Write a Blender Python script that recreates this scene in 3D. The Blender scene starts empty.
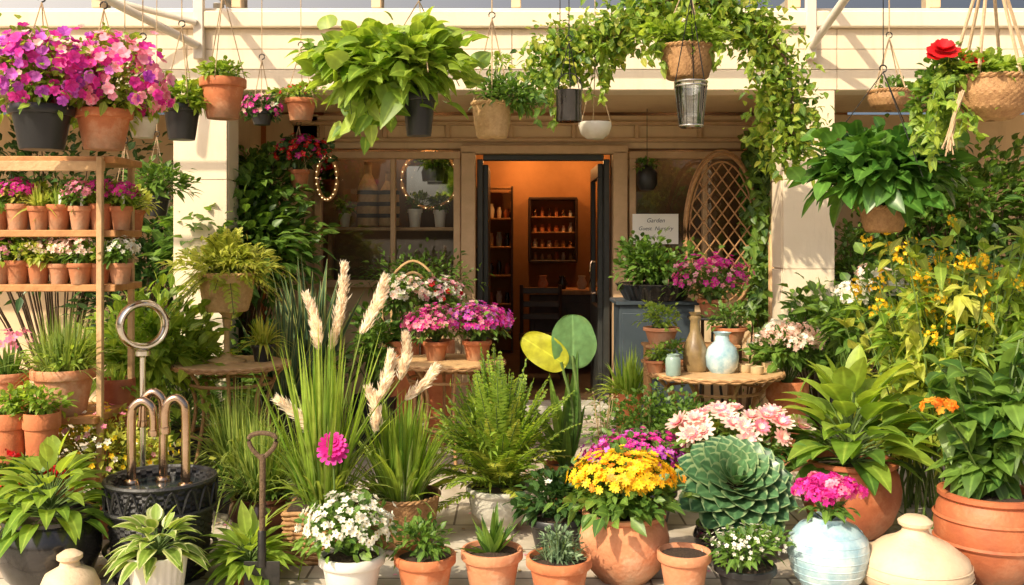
import bpy, math, numpy as np
rng=np.random.default_rng(11)
F=995.0; EYE=1.5
# survey helpers: bearings measured on the photograph + real distance -> metres
def X(u,d): return (u-512)*d/F
def Z(v,d): return EYE-(v-235)*d/F
def at(u,v,d): return np.array([X(u,d),d,Z(v,d)])
def nz(a):
    a=np.asarray(a,float); return a/np.maximum(np.linalg.norm(a,axis=-1,keepdims=True),1e-9)
def R(a,b,n=None): return rng.uniform(a,b,n)
def dirs(n): return nz(rng.normal(size=(n,3)))

# ---------------------------------------------------------------- materials
MATS={}
def nodes(name):
    m=bpy.data.materials.new(name); m.use_nodes=True; nt=m.node_tree
    return m,nt,nt.nodes['Principled BSDF'],nt.nodes['Material Output']
def surf(name,c1,c2=None,scale=6,rough=.7,bump=.2,bscale=60,metal=0,spec=.5,stain=None,coat=0,foot=None,streak=None):
    if name in MATS: return MATS[name]
    m,nt,b,o=nodes(name); N=nt.nodes; K=nt.links
    if c2 is None: c2=tuple(x*.75 for x in c1)
    tc=N.new('ShaderNodeTexCoord')
    n1=N.new('ShaderNodeTexNoise'); n1.inputs['Scale'].default_value=scale; n1.inputs['Detail'].default_value=8
    n1.inputs['Roughness'].default_value=.65
    K.new(tc.outputs['Object'],n1.inputs['Vector'])
    r=N.new('ShaderNodeValToRGB'); r.color_ramp.elements[0].position=.32; r.color_ramp.elements[1].position=.68
    r.color_ramp.elements[0].color=(*c2,1); r.color_ramp.elements[1].color=(*c1,1)
    K.new(n1.outputs['Fac'],r.inputs['Fac']); col=r.outputs['Color']
    def layer(col,vec,sc,lo,hi,color,amt,detail=7):
        n3=N.new('ShaderNodeTexNoise'); n3.inputs['Scale'].default_value=sc; n3.inputs['Detail'].default_value=detail
        n3.inputs['Roughness'].default_value=.7
        K.new(vec,n3.inputs['Vector'])
        r3=N.new('ShaderNodeValToRGB'); r3.color_ramp.elements[0].position=lo; r3.color_ramp.elements[1].position=hi
        K.new(n3.outputs['Fac'],r3.inputs['Fac'])
        ml=N.new('ShaderNodeMath'); ml.operation='MULTIPLY'; ml.inputs[1].default_value=amt
        K.new(r3.outputs['Color'],ml.inputs[0])
        mx=N.new('ShaderNodeMixRGB'); mx.inputs['Color2'].default_value=(*color,1)
        K.new(ml.outputs[0],mx.inputs['Fac']); K.new(col,mx.inputs['Color1']); return mx.outputs['Color'],ml
    if stain: col,_=layer(col,tc.outputs['Object'],scale*.5,.52,.70,stain[0],stain[1])
    if streak:
        mp=N.new('ShaderNodeMapping'); mp.inputs['Scale'].default_value=(6,6,.7); K.new(tc.outputs['Object'],mp.inputs['Vector'])
        col,_=layer(col,mp.outputs['Vector'],1.6,.52,.78,streak[0],streak[1])
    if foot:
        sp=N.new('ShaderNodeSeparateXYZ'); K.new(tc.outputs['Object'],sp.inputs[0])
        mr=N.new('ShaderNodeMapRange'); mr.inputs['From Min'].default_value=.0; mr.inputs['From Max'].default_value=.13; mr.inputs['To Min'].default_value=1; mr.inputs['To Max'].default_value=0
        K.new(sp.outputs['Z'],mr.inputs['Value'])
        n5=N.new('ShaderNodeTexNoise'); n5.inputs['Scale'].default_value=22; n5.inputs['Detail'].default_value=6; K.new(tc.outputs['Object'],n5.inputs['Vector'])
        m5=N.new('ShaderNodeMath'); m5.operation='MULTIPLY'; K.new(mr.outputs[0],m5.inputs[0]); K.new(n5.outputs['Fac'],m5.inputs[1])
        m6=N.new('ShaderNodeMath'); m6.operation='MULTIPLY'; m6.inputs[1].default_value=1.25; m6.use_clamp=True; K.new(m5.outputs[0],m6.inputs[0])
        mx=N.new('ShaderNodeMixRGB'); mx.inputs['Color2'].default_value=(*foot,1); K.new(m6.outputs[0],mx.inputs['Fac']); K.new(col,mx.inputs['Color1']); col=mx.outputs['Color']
    K.new(col,b.inputs['Base Color'])
    n2=N.new('ShaderNodeTexNoise'); n2.inputs['Scale'].default_value=bscale; n2.inputs['Detail'].default_value=5
    K.new(tc.outputs['Object'],n2.inputs['Vector'])
    bp=N.new('ShaderNodeBump'); bp.inputs['Strength'].default_value=bump; bp.inputs['Distance'].default_value=.01
    K.new(n2.outputs['Fac'],bp.inputs['Height']); K.new(bp.outputs['Normal'],b.inputs['Normal'])
    b.inputs['Roughness'].default_value=rough; b.inputs['Metallic'].default_value=metal
    b.inputs['Specular IOR Level'].default_value=spec; b.inputs['Coat Weight'].default_value=coat
    MATS[name]=m; return m
def leafm(name,dark,light,rough=.42,trans=.3,vein=.35,edge=None,spec=.5,k=None):
    if name in MATS: return MATS[name]
    m,nt,b,o=nodes(name); N=nt.nodes; K=nt.links
    a=N.new('ShaderNodeAttribute'); a.attribute_name='lf'
    sp=N.new('ShaderNodeSeparateColor'); K.new(a.outputs['Color'],sp.inputs['Color'])
    mx=N.new('ShaderNodeMixRGB'); mx.inputs['Color1'].default_value=(*dark,1); mx.inputs['Color2'].default_value=(*light,1)
    K.new(sp.outputs['Red'],mx.inputs['Fac'])
    r=N.new('ShaderNodeValToRGB'); r.color_ramp.elements[0].position=0; r.color_ramp.elements[0].color=(vein,)*3+(1,)
    r.color_ramp.elements[1].position=.22; r.color_ramp.elements[1].color=(0,0,0,1)
    K.new(sp.outputs['Blue'],r.inputs['Fac'])
    m2=N.new('ShaderNodeMixRGB'); m2.inputs['Color2'].default_value=(*[min(1,x*1.9+.02) for x in light],1)
    K.new(r.outputs['Color'],m2.inputs['Fac']); K.new(mx.outputs['Color'],m2.inputs['Color1']); col=m2.outputs['Color']
    if edge:
        r2=N.new('ShaderNodeValToRGB'); r2.color_ramp.elements[0].position=.62; r2.color_ramp.elements[1].position=.8
        K.new(sp.outputs['Blue'],r2.inputs['Fac'])
        m3=N.new('ShaderNodeMixRGB'); m3.inputs['Color2'].default_value=(*edge,1)
        K.new(r2.outputs['Color'],m3.inputs['Fac']); K.new(col,m3.inputs['Color1']); col=m3.outputs['Color']
    tc=N.new('ShaderNodeTexCoord'); nn=N.new('ShaderNodeTexNoise'); nn.inputs['Scale'].default_value=22; nn.inputs['Detail'].default_value=3
    K.new(tc.outputs['Object'],nn.inputs['Vector'])
    rr=N.new('ShaderNodeValToRGB'); rr.color_ramp.elements[0].position=.3; rr.color_ramp.elements[0].color=(.72,.70,.66,1); rr.color_ramp.elements[1].position=.62; rr.color_ramp.elements[1].color=(1,1,1,1)
    K.new(nn.outputs['Fac'],rr.inputs['Fac']); mm=N.new('ShaderNodeMixRGB'); mm.blend_type='MULTIPLY'; mm.inputs['Fac'].default_value=1
    K.new(col,mm.inputs['Color1']); K.new(rr.outputs['Color'],mm.inputs['Color2']); col=mm.outputs['Color']
    K.new(col,b.inputs['Base Color']); b.inputs['Roughness'].default_value=rough; b.inputs['Specular IOR Level'].default_value=spec
    if trans<=0: MATS[name]=m; return m
    tr=N.new('ShaderNodeBsdfTranslucent')
    g=N.new('ShaderNodeMixRGB'); g.blend_type='MULTIPLY'; g.inputs['Fac'].default_value=1; g.inputs['Color2'].default_value=(1,.95,.5,1)
    s2=N.new('ShaderNodeMixRGB'); s2.blend_type='ADD'; s2.inputs['Fac'].default_value=.8
    K.new(col,s2.inputs['Color1']); K.new(col,s2.inputs['Color2'])
    if light[1]>light[0] and light[1]>light[2]:
        K.new(s2.outputs['Color'],g.inputs['Color1']); K.new(g.outputs['Color'],tr.inputs['Color'])
    else: K.new(s2.outputs['Color'],tr.inputs['Color'])
    ms=N.new('ShaderNodeMixShader'); ms.inputs['Fac'].default_value=trans
    K.new(b.outputs['BSDF'],ms.inputs[1]); K.new(tr.outputs['BSDF'],ms.inputs[2]); K.new(ms.outputs[0],o.inputs['Surface'])
    MATS[name]=m; return m
def emis(name,c,s):
    m,nt,b,o=nodes(name); b.inputs['Emission Color'].default_value=(*c,1); b.inputs['Emission Strength'].default_value=s
    b.inputs['Base Color'].default_value=(*c,1); return m
def glassm(name,tint,refl=.12,rough=.02):
    m,nt,b,o=nodes(name); N=nt.nodes; K=nt.links
    t=N.new('ShaderNodeBsdfTransparent'); t.inputs['Color'].default_value=(*tint,1)
    g=N.new('ShaderNodeBsdfGlossy'); g.inputs['Roughness'].default_value=rough
    lw=N.new('ShaderNodeLayerWeight'); lw.inputs['Blend'].default_value=.35
    ad=N.new('ShaderNodeMath'); ad.inputs[1].default_value=refl; K.new(lw.outputs['Fresnel'],ad.inputs[0])
    ms=N.new('ShaderNodeMixShader'); K.new(ad.outputs[0],ms.inputs['Fac']); K.new(t.outputs[0],ms.inputs[1]); K.new(g.outputs[0],ms.inputs[2])
    K.new(ms.outputs[0],o.inputs['Surface']); return m

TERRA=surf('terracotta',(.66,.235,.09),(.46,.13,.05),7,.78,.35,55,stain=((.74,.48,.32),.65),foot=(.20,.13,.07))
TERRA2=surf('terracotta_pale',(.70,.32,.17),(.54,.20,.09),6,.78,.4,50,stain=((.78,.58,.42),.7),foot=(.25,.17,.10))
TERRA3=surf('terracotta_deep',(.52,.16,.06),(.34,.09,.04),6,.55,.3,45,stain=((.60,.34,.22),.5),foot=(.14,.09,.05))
BLACK=surf('black_plastic',(.022,.022,.024),(.014,.014,.015),8,.38,.1)
GLAZE=surf('dark_glaze',(.035,.03,.03),(.02,.018,.018),5,.18,.08,20,coat=.5)
BROWNG=surf('brown_glaze',(.17,.06,.035),(.07,.03,.02),5,.25,.1,20,coat=.5)
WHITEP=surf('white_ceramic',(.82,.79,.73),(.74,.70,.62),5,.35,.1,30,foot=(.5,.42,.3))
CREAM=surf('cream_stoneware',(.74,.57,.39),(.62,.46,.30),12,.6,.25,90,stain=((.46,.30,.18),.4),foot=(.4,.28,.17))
BLUE=surf('blue_white_glaze',(.60,.73,.74),(.20,.38,.48),10,.28,.15,50,coat=.4,stain=((.82,.80,.72),.7))
GREYU=surf('grey_stone_urn',(.62,.59,.52),(.44,.42,.36),10,.75,.4,50,stain=((.28,.27,.2),.5))
WICK=surf('wicker',(.50,.28,.12),(.30,.15,.06),40,.7,.4,120)
WICKL=surf('wicker_light',(.70,.47,.23),(.52,.31,.13),40,.7,.4,120)
WICKD=surf('wicker_black',(.035,.033,.035),(.015,.015,.016),30,.45,.3,120)
SOIL=surf('soil',(.07,.04,.022),(.03,.018,.012),60,.95,1,120)
ROPE=surf('rope',(.58,.42,.26),(.44,.3,.17),80,.85,.4,300)
WIRE=surf('dark_wire',(.06,.055,.05),(.03,.03,.03),20,.4,.1,metal=.6)
STEM=leafm('green_stem',(.08,.14,.025),(.14,.22,.05),.6,.0,0)
BARK=surf('bark',(.16,.10,.055),(.09,.055,.03),40,.9,.8,90)
WOOD=surf('shelf_wood',(.58,.28,.10),(.38,.17,.055),14,.6,.3,60)
WOODL=surf('light_wood',(.64,.41,.21),(.46,.28,.13),14,.6,.3,60)
STEEL=surf('polished_steel',(.76,.72,.66),(.6,.56,.5),8,.12,.03,metal=1)
BRASS=surf('aged_copper',(.66,.49,.36),(.5,.34,.23),10,.17,.08,metal=1)
WALL=surf('cream_paint',(.87,.74,.57),(.81,.67,.49),2.2,.75,.14,90,stain=((.72,.55,.38),.35),streak=((.52,.40,.27),.4))
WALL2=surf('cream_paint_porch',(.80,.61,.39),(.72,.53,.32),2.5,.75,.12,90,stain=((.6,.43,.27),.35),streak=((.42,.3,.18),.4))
FRAME=surf('frame_wood_paint',(.64,.43,.25),(.52,.34,.19),10,.55,.2,60)
DARKF=surf('dark_door_paint',(.045,.048,.045),(.03,.03,.028),8,.4,.15)
METW=surf('white_steel',(.78,.72,.63),(.68,.6,.5),6,.5,.1,stain=((.4,.24,.13),.25))
GR=leafm('leaf_mid',(.045,.125,.022),(.20,.34,.055),.42,.36)
DK=leafm('leaf_dark',(.02,.06,.018),(.08,.17,.04),.36,.24)
BR=leafm('leaf_bright',(.14,.28,.03),(.40,.52,.08),.44,.42)
YG=leafm('leaf_yellow_green',(.30,.38,.04),(.60,.60,.11),.45,.42)
GRS=leafm('grass_blade',(.10,.20,.03),(.40,.48,.11),.5,.36)
BLG=leafm('leaf_blue_green',(.08,.16,.08),(.24,.33,.17),.5,.15)
RICH=leafm('leaf_rich',(.03,.12,.018),(.14,.30,.045),.33,.28)
SUC=leafm('succulent_dark',(.03,.10,.045),(.13,.27,.11),.33,.12,edge=(.30,.42,.2))
SNK=leafm('snake_leaf',(.025,.07,.04),(.10,.18,.08),.35,.1,edge=(.34,.36,.12))
STRIPE=leafm('variegated',(.15,.26,.04),(.30,.42,.08),.4,.3,edge=(.64,.68,.34))
MAG=leafm('petal_magenta',(.55,.012,.25),(.88,.06,.50),.55,.35,.2)
PUR=leafm('petal_purple',(.42,.04,.48),(.74,.2,.74),.55,.35,.2)
PNK=leafm('petal_pink',(.84,.20,.40),(.93,.48,.58),.55,.35,.2)
LPK=leafm('petal_blush',(.88,.56,.50),(.93,.80,.70),.55,.35,.1)
WHT=leafm('petal_white',(.82,.78,.68),(.93,.91,.83),.55,.3,.0)
YEL=leafm('petal_yellow',(.88,.50,.01),(.96,.74,.03),.55,.35,.2)
ORG=leafm('petal_orange',(.88,.24,.02),(.96,.45,.04),.55,.3,.2)
RED=leafm('petal_red',(.55,.005,.01),(.85,.02,.03),.5,.3,.1)
CEN=leafm('flower_centre',(.55,.38,.04),(.7,.5,.08),.7,.0,0)
PLUME=leafm('plume',(.80,.68,.54),(.93,.87,.76),.9,.4,0)
DRY=leafm('dry_stem',(.36,.24,.12),(.56,.4,.22),.8,.0,0)

# ---------------------------------------------------------------- mesh builder
class M:
    def __init__(s,name): s.name=name;s.V=[];s.C=[];s.L=[];s.T=[];s.MI=[];s.SM=[];s.mats=[];s.n=0
    def add(s,V,faces,mat,C=None,smooth=True):
        V=np.asarray(V,float).reshape(-1,3)
        if mat not in s.mats: s.mats.append(mat)
        mi=s.mats.index(mat)
        if isinstance(faces,np.ndarray):
            s.L.append((faces+s.n).ravel()); k=len(faces); s.T.append(np.full(k,faces.shape[1]))
        else:
            k=len(faces); s.L.append(np.concatenate([np.asarray(f) for f in faces])+s.n); s.T.append(np.array([len(f) for f in faces]))
        s.MI.append(np.full(k,mi)); s.SM.append(np.full(k,smooth))
        if C is None: C=np.tile([.5,.5,.9,1.],(len(V),1))
        s.V.append(V); s.C.append(C); s.n+=len(V)
    def done(s,parent=None,bev=None):
        me=bpy.data.meshes.new(s.name)
        V=np.concatenate(s.V);L=np.concatenate(s.L);T=np.concatenate(s.T)
        org=np.zeros(3)
        if parent is None:
            org=(V.min(0)+V.max(0))/2; org[2]=V[:,2].min(); V=V-org
        me.vertices.add(len(V)); me.vertices.foreach_set('co',V.astype(np.float32).ravel())
        me.loops.add(len(L)); me.loops.foreach_set('vertex_index',L.astype(np.int32))
        me.polygons.add(len(T)); me.polygons.foreach_set('loop_start',np.concatenate([[0],np.cumsum(T)[:-1]]).astype(np.int32))
        me.polygons.foreach_set('material_index',np.concatenate(s.MI).astype(np.int32))
        me.update(calc_edges=True)
        a=me.attributes.new('lf','FLOAT_COLOR','POINT'); a.data.foreach_set('color',np.concatenate(s.C).astype(np.float32).ravel())
        me.polygons.foreach_set('use_smooth',np.concatenate(s.SM))
        for m in s.mats: me.materials.append(m)
        if len(V)<60000:
            try: me.set_sharp_from_angle(angle=math.radians(42))
            except Exception as e: pass
        o=bpy.data.objects.new(s.name,me); bpy.context.collection.objects.link(o); o.location=org
        if parent: o.parent=parent
        return o
def empty(name):
    e=bpy.data.objects.new(name,None); bpy.context.collection.objects.link(e); return e

def box(m,c,s,mat,ch=.006,rz=0,rx=0):
    h=np.array(s)/2.; ch=min(ch,h.min()*.45); V=[];idx={}
    for a in (-1,1):
        for b in (-1,1):
            for d in (-1,1):
                sg=np.array([a,b,d])
                for ax in range(3):
                    p=sg*(h-ch); p[ax]=sg[ax]*h[ax]; idx[(a,b,d,ax)]=len(V); V.append(p)
    Fc=[]
    for ax in range(3):
        o=[i for i in range(3) if i!=ax]
        for sg in (-1,1):
            q=[]
            for (x,y) in ((-1,-1),(1,-1),(1,1),(-1,1)):
                k=[0,0,0];k[ax]=sg;k[o[0]]=x;k[o[1]]=y; q.append(idx[(*k,ax)])
            Fc.append(q)
        for x in (-1,1):
            for y in (-1,1):
                k=[0,0,0];k[o[0]]=x;k[o[1]]=y; k0=list(k);k0[ax]=-1;k1=list(k);k1[ax]=1
                Fc.append([idx[(*k0,o[0])],idx[(*k1,o[0])],idx[(*k1,o[1])],idx[(*k0,o[1])]])
    for a in (-1,1):
        for b in (-1,1):
            for d in (-1,1): Fc.append([idx[(a,b,d,i)] for i in range(3)])
    V=np.array(V)
    if rx: c_,s_=math.cos(rx),math.sin(rx); V=V@np.array([[1,0,0],[0,c_,s_],[0,-s_,c_]])
    if rz: c_,s_=math.cos(rz),math.sin(rz); V=V@np.array([[c_,s_,0],[-s_,c_,0],[0,0,1]])
    m.add(V+np.array(c),Fc,mat,smooth=False)
def lathe(m,c,prof,mat,seg=40,weave=0,ws=26,rib=0,ribn=20,sq=1.0):
    p=np.array(prof,float)
    if weave:
        d=np.concatenate([[0],np.cumsum(np.linalg.norm(np.diff(p,axis=0),axis=1))]); k=max(4,int(d[-1]/.013))
        t=np.linspace(0,d[-1],k); p=np.stack([np.interp(t,d,p[:,0]),np.interp(t,d,p[:,1])],1); seg=ws*4
    th=np.linspace(0,2*np.pi,seg,endpoint=False)
    r=p[:,0][:,None]*np.ones(seg)[None]
    if weave: r=r+np.where(p[:,0][:,None]>.02,weave,0)*np.sin(ws*th[None]/1.0*1+np.pi*np.arange(len(p))[:,None])
    if rib: r=r*(1+rib*np.cos(ribn*th)[None])
    V=np.stack([r*np.cos(th),r*np.sin(th)*sq,np.repeat(p[:,1][:,None],seg,1)],-1).reshape(-1,3)+np.array(c)
    i=np.arange(len(p)-1)[:,None]*seg; j=np.arange(seg)[None]; j2=(j+1)%seg
    Q=np.stack([i+j,i+j2,i+seg+j2,i+seg+j],-1).reshape(-1,4)
    m.add(V,Q,mat)
def tube(m,pts,r,mat,seg=8,closed=False):
    p=np.array(pts,float); n=len(p); r=np.broadcast_to(r,(n,))
    if closed: T=nz(np.roll(p,-1,0)-np.roll(p,1,0))
    else: T=nz(np.gradient(p,axis=0))
    ref=np.array([0,0,1.]) if abs(T[:,2]).mean()<.8 else np.array([0,1.,0])
    A=nz(np.cross(T,ref)); B=np.cross(T,A)
    th=np.linspace(0,2*np.pi,seg,endpoint=False)
    V=(p[:,None]+r[:,None,None]*(A[:,None]*np.cos(th)[None,:,None]+B[:,None]*np.sin(th)[None,:,None])).reshape(-1,3)
    k=n if closed else n-1
    i=np.arange(k)[:,None]; j=np.arange(seg)[None]; i2=(i+1)%n; j2=(j+1)%seg
    Q=np.stack([i*seg+j,i*seg+j2,i2*seg+j2,i2*seg+j],-1).reshape(-1,4)
    Fc=[list(q) for q in Q]
    if not closed: Fc+= [list(range(seg)),list(range((n-1)*seg,n*seg))]
    m.add(V,Fc,mat)
def curve(pts,n=16):
    p=np.array(pts,float); k=len(p)
    if k==2: return np.linspace(p[0],p[1],n)
    P=np.vstack([2*p[0]-p[1],p,2*p[-1]-p[-2]]); out=[]
    for i in range(k-1):
        a,b,c,d=P[i:i+4]
        for t in np.linspace(0,1,max(2,n//(k-1)),endpoint=False):
            out.append(.5*((2*b)+(-a+c)*t+(2*a-5*b+4*c-d)*t*t+(-a+3*b-3*c+d)*t**3))
    out.append(p[-1]); return np.array(out)
def stems(m,A,B,r,mat,bow=.15,seg=4):
    A=np.asarray(A,float);B=np.asarray(B,float);A=np.broadcast_to(A,B.shape); n=len(B)
    C=(A+B)/2; C=C+np.array([0,0,1])*bow*np.linalg.norm(B-A,axis=1)[:,None]
    t=np.linspace(0,1,seg+1)[None,:,None]
    P=(1-t)**2*A[:,None]+2*t*(1-t)*C[:,None]+t*t*B[:,None]
    T=nz(np.gradient(P,axis=1)); ref=nz(np.array([.3,.9,.25])); S=nz(np.cross(T,ref)); U=np.cross(T,S)
    rr=np.broadcast_to(r,(n,))[:,None,None]*(1-.5*t)
    ring=[P+rr*(S*math.cos(a)+U*math.sin(a)) for a in (0,2.094,4.189)]
    V=np.stack(ring,2).reshape(-1,3)
    b=(np.arange(n)*(seg+1)*3)[:,None,None]; i=np.arange(seg)[None,:,None]*3; j=np.arange(3)[None,None]; j2=(j+1)%3
    Q=np.stack([b+i+j,b+i+j2,b+i+3+j2,b+i+3+j],-1).reshape(-1,4); m.add(V,Q,mat)
PROF={'ov':lambda t:np.sin(np.pi*np.clip(t,0,1)**.72)**.85,
 'heart':lambda t:np.sin(np.pi*np.clip(t*.93+.07,0,1)**.5)**.8,
 'strap':lambda t:(.55+.45*np.minimum(1,t*3))*(1-t**2.2),
 'pet':lambda t:np.sin(np.pi*(t*.86+.06))**.7*(.45+.55*t)*1.2,
 'round':lambda t:np.sqrt(np.clip(1-(2*t-1)**2,0,1))*.99+.0,
 'spat':lambda t:np.sin(np.pi*np.clip(t,0,1)**1.25)**.6,
 'lance':lambda t:np.sin(np.pi*t**.6)**1.1}
def leaves(m,P,D,N,L,W,mat,seg=3,prof='ov',fold=.25,droop=.3,rnd=None):
    P=np.asarray(P,float);n=len(P)
    if n==0:return
    D=nz(np.broadcast_to(D,P.shape)+1e-4); N=nz(np.broadcast_to(N,P.shape)+dirs(n)*.12)
    S=nz(np.cross(D,N)); N=np.cross(S,D)
    L=np.broadcast_to(L,(n,));W=np.broadcast_to(W,(n,));dr=np.broadcast_to(droop,(n,))
    t=np.linspace(0,1,seg+1); w=np.maximum(PROF[prof](t),.02)
    mid=P[:,None]+D[:,None]*(L[:,None]*t)[...,None]
    mid[...,2]-=dr[:,None]*L[:,None]*t**2
    off=S[:,None]*(W[:,None]*w/2)[...,None]; up=N[:,None]*(W[:,None]*w/2*fold)[...,None]
    V=np.stack([mid-off+up,mid,mid+off+up],2).reshape(-1,3)
    if rnd is None: rnd=rng.random(n)
    C=np.ones((n,seg+1,3,4)); C[...,0]=rnd[:,None,None]; C[...,1]=t[None,:,None]; C[...,2]=np.array([1,0,1])[None,None]
    b=(np.arange(n)*(seg+1)*3)[:,None,None]; i=(np.arange(seg)*3)[None,:,None]; j=np.arange(2)[None,None]
    Q=np.stack([b+i+j,b+i+j+1,b+i+j+4,b+i+j+3],-1).reshape(-1,4)
    m.add(V,Q,mat,C.reshape(-1,4))
def bush(m,c,r,n,L,W,mat,base=None,clumps=30,prof='ov',droop=.3,up=.3,seg=3,smat=None,core=True,lo=-.5):
    c=np.array(c,float); r=np.broadcast_to(np.array(r,float),(3,))
    q=dirs(clumps*3); q=q[q[:,2]>lo][:clumps]; K=len(q)
    cc=c+q*r*R(.5,.98,K)[:,None]
    if base is None: base=c-np.array([0,0,r[2]])
    stems(m,np.array(base),cc,.004+.006*r.max(),smat or STEM,.1)
    k=rng.integers(0,K,n); g=rng.normal(size=(n,3))*.22
    P=cc[k]+g*r
    if core:
        kk=rng.random(n)<.2; P[kk]=c+dirs(kk.sum())*r*R(.2,.7,kk.sum())[:,None]
    P[:,2]=np.maximum(P[:,2],.02)
    D=nz(nz((P-c)/r)+dirs(n)*.75+[0,0,up]); N=nz(np.array([0,0,1.])+ (P-c)/r*.6+dirs(n)*.4)
    s=R(.6,1.25,n); rn=np.clip(rng.random(n)*.6+rng.random(K)[k]*.5-.05,0,1)
    leaves(m,P,D,N,L*s,W*s,mat,seg,prof,.25,droop,rn)
    return cc
def grass(m,base,n,H,W,mat,tilt=30,rad=.05,droop=.4,seg=6,fold=.3,prof='strap'):
    b=np.array(base,float); az=R(0,2*np.pi,n); el=np.radians(np.abs(rng.normal(0,tilt*.6,n)))
    rr=rad*np.sqrt(rng.random(n)); radv=np.stack([np.cos(az),np.sin(az),az*0],1)
    P=b+radv*rr[:,None]; D=radv*np.sin(el)[:,None]+np.array([0,0,1])*np.cos(el)[:,None]
    N=-radv+np.array([0,0,.3])+dirs(n)*.5; h=H*R(.55,1.05,n)
    leaves(m,P,D,N,h,W*R(.6,1.2,n),mat,seg,prof,fold,droop*(.3+2*np.sin(el)))
    return P+D*h[:,None]
def fern(m,base,n,H,mat,tilt=40,droop=.35,LL=.05,LW=.014,per=4,lean=(0,0),k=15):
    for _ in range(n):
        a=R(0,6.28); el=math.radians(abs(rng.normal(0,tilt*.7))); h=H*R(.6,1.05)
        D=nz(np.array([math.cos(a)*math.sin(el)+lean[0],math.sin(a)*math.sin(el)+lean[1],math.cos(el)]))
        t=np.linspace(0,1,k); p=np.array(base)+np.outer(t,D*h); p[:,2]-=droop*h*t**2*(.3+1.6*math.sin(el)); tube(m,p,.0025,STEM,4)
        T=nz(np.gradient(p,axis=0)); S=nz(np.cross(T,[0,0,1.])+1e-3); U=np.cross(S,T)
        q=p[2:];n2=len(q); tt=np.sin(np.pi*np.clip(np.linspace(.12,1,n2),0,1)**.8)*.8+.2
        for s in (-1,1):
            for o in (0,.5):
                qq=q+(T[2:]*h/k*o); leaves(m,qq,S[2:]*s+T[2:]*.5+dirs(n2)*.25,U[2:],LL*tt*R(.8,1.15,n2),LW,mat,2,'lance',.1,.15,np.full(n2,rng.random())*.6+rng.random(n2)*.4)
def broad(m,base,n,stem,L,W,mat,spread=(5,85),prof='ov',droop=.35,seg=7,trunk=0,sr=.004,flat=.8):
    b=np.array(base,float); i=np.arange(n); az=i*2.4+R(-.3,.3,n); f=np.sqrt((i+.5)/n)
    el=np.radians(spread[0]+(spread[1]-spread[0])*f+R(-8,8,n))
    rad=np.stack([np.cos(az),np.sin(az),az*0],1)
    d=rad*np.sin(el)[:,None]+np.array([0,0,1])*np.cos(el)[:,None]
    B=np.repeat(b[None],n,0); B[:,2]+=trunk*(1-f)*R(.7,1.1,n); B+=rad*.01
    tip=B+d*stem*R(.75,1.15,n)[:,None]
    if stem>.01: stems(m,B,tip,sr,STEM,.12)
    if trunk>0: tube(m,curve([b,b+[.01,0,trunk*.6],b+[0,.01,trunk]],6),.009,STEM,6)
    D=nz(d+rad*flat*f[:,None]+dirs(n)*.15); N=nz(np.array([0,0,1.])-rad*.15+dirs(n)*.12)
    s=R(.75,1.15,n); leaves(m,tip,D,N,L*s,W*s,mat,seg,prof,.28,droop*(.5+f),np.clip(1-f*.8+R(-.25,.25,n),0,1))
def flowers(m,P,N,size,mat,cmat=CEN,pet=5,cup=.35,wr=.85,seg=2):
    P=np.asarray(P,float);n=len(P)
    if n==0:return
    N=nz(N);A=nz(np.cross(N,dirs(n)));B=np.cross(N,A); ang=np.arange(pet)/pet*2*np.pi+R(0,6,n)[:,None]
    D=A[:,None]*np.cos(ang)[...,None]+B[:,None]*np.sin(ang)[...,None]+N[:,None]*cup
    sz=np.broadcast_to(size,(n,))*R(.75,1.15,n)
    leaves(m,np.repeat(P,pet,0),D.reshape(-1,3),np.repeat(N,pet,0),np.repeat(sz/2,pet),np.repeat(sz/2*wr,pet),mat,seg,'pet',.15,.05,np.repeat(rng.random(n),pet))
    if cmat: leaves(m,P+N*(sz*.09)[:,None]-A*(sz*.09)[:,None],A,N,sz*.18,sz*.18,cmat,2,'round',0,0)
def dome(c,r,n,lo=-.1,jit=.08):
    q=dirs(n*4); q=q[q[:,2]>lo][:n]; r=np.broadcast_to(np.array(r,float),(3,)); return np.array(c)+q*r*(1+rng.normal(size=(len(q),1))*jit),nz(q/r*r.max()+dirs(len(q))*.35)
def heads(m,c,r,nh,hs,mat,per=16,fs=.03,lo=0.0):
    P,N=dome(c,r,nh,lo,.1)
    for p,nn in zip(P,N):
        a,b=dome(p,hs,per,-.3,.05); flowers(m,a,b,fs,mat,None,5,.2)
def vine(m,starts,length,L,W,mat,step=.035,out=.1,smat=None,per=2,sway=.02):
    for s in starts:
        k=max(4,int(length*R(.5,1.1)/step)); dd=rng.normal(size=3)*out; dd[2]=0
        t=np.arange(k)[:,None]; p=np.array(s)+dd*np.sqrt(t/k)+np.cumsum(rng.normal(size=(k,3))*sway*.4,0); p[:,2]=s[2]-step*np.arange(k)+.03*np.sin(np.minimum(np.arange(k),3))
        p[:,2]=np.maximum(p[:,2],.01)
        tube(m,p,.002,smat or STEM,4)
        q=np.repeat(p,per,0); n=len(q); D=dirs(n)+[0,0,-.5]; N=dirs(n)*.6+[0,-.7,.5]
        s_=R(.6,1.2,n); leaves(m,q,D,N,L*s_,W*s_,mat,3,'heart',.2,.2)
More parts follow.
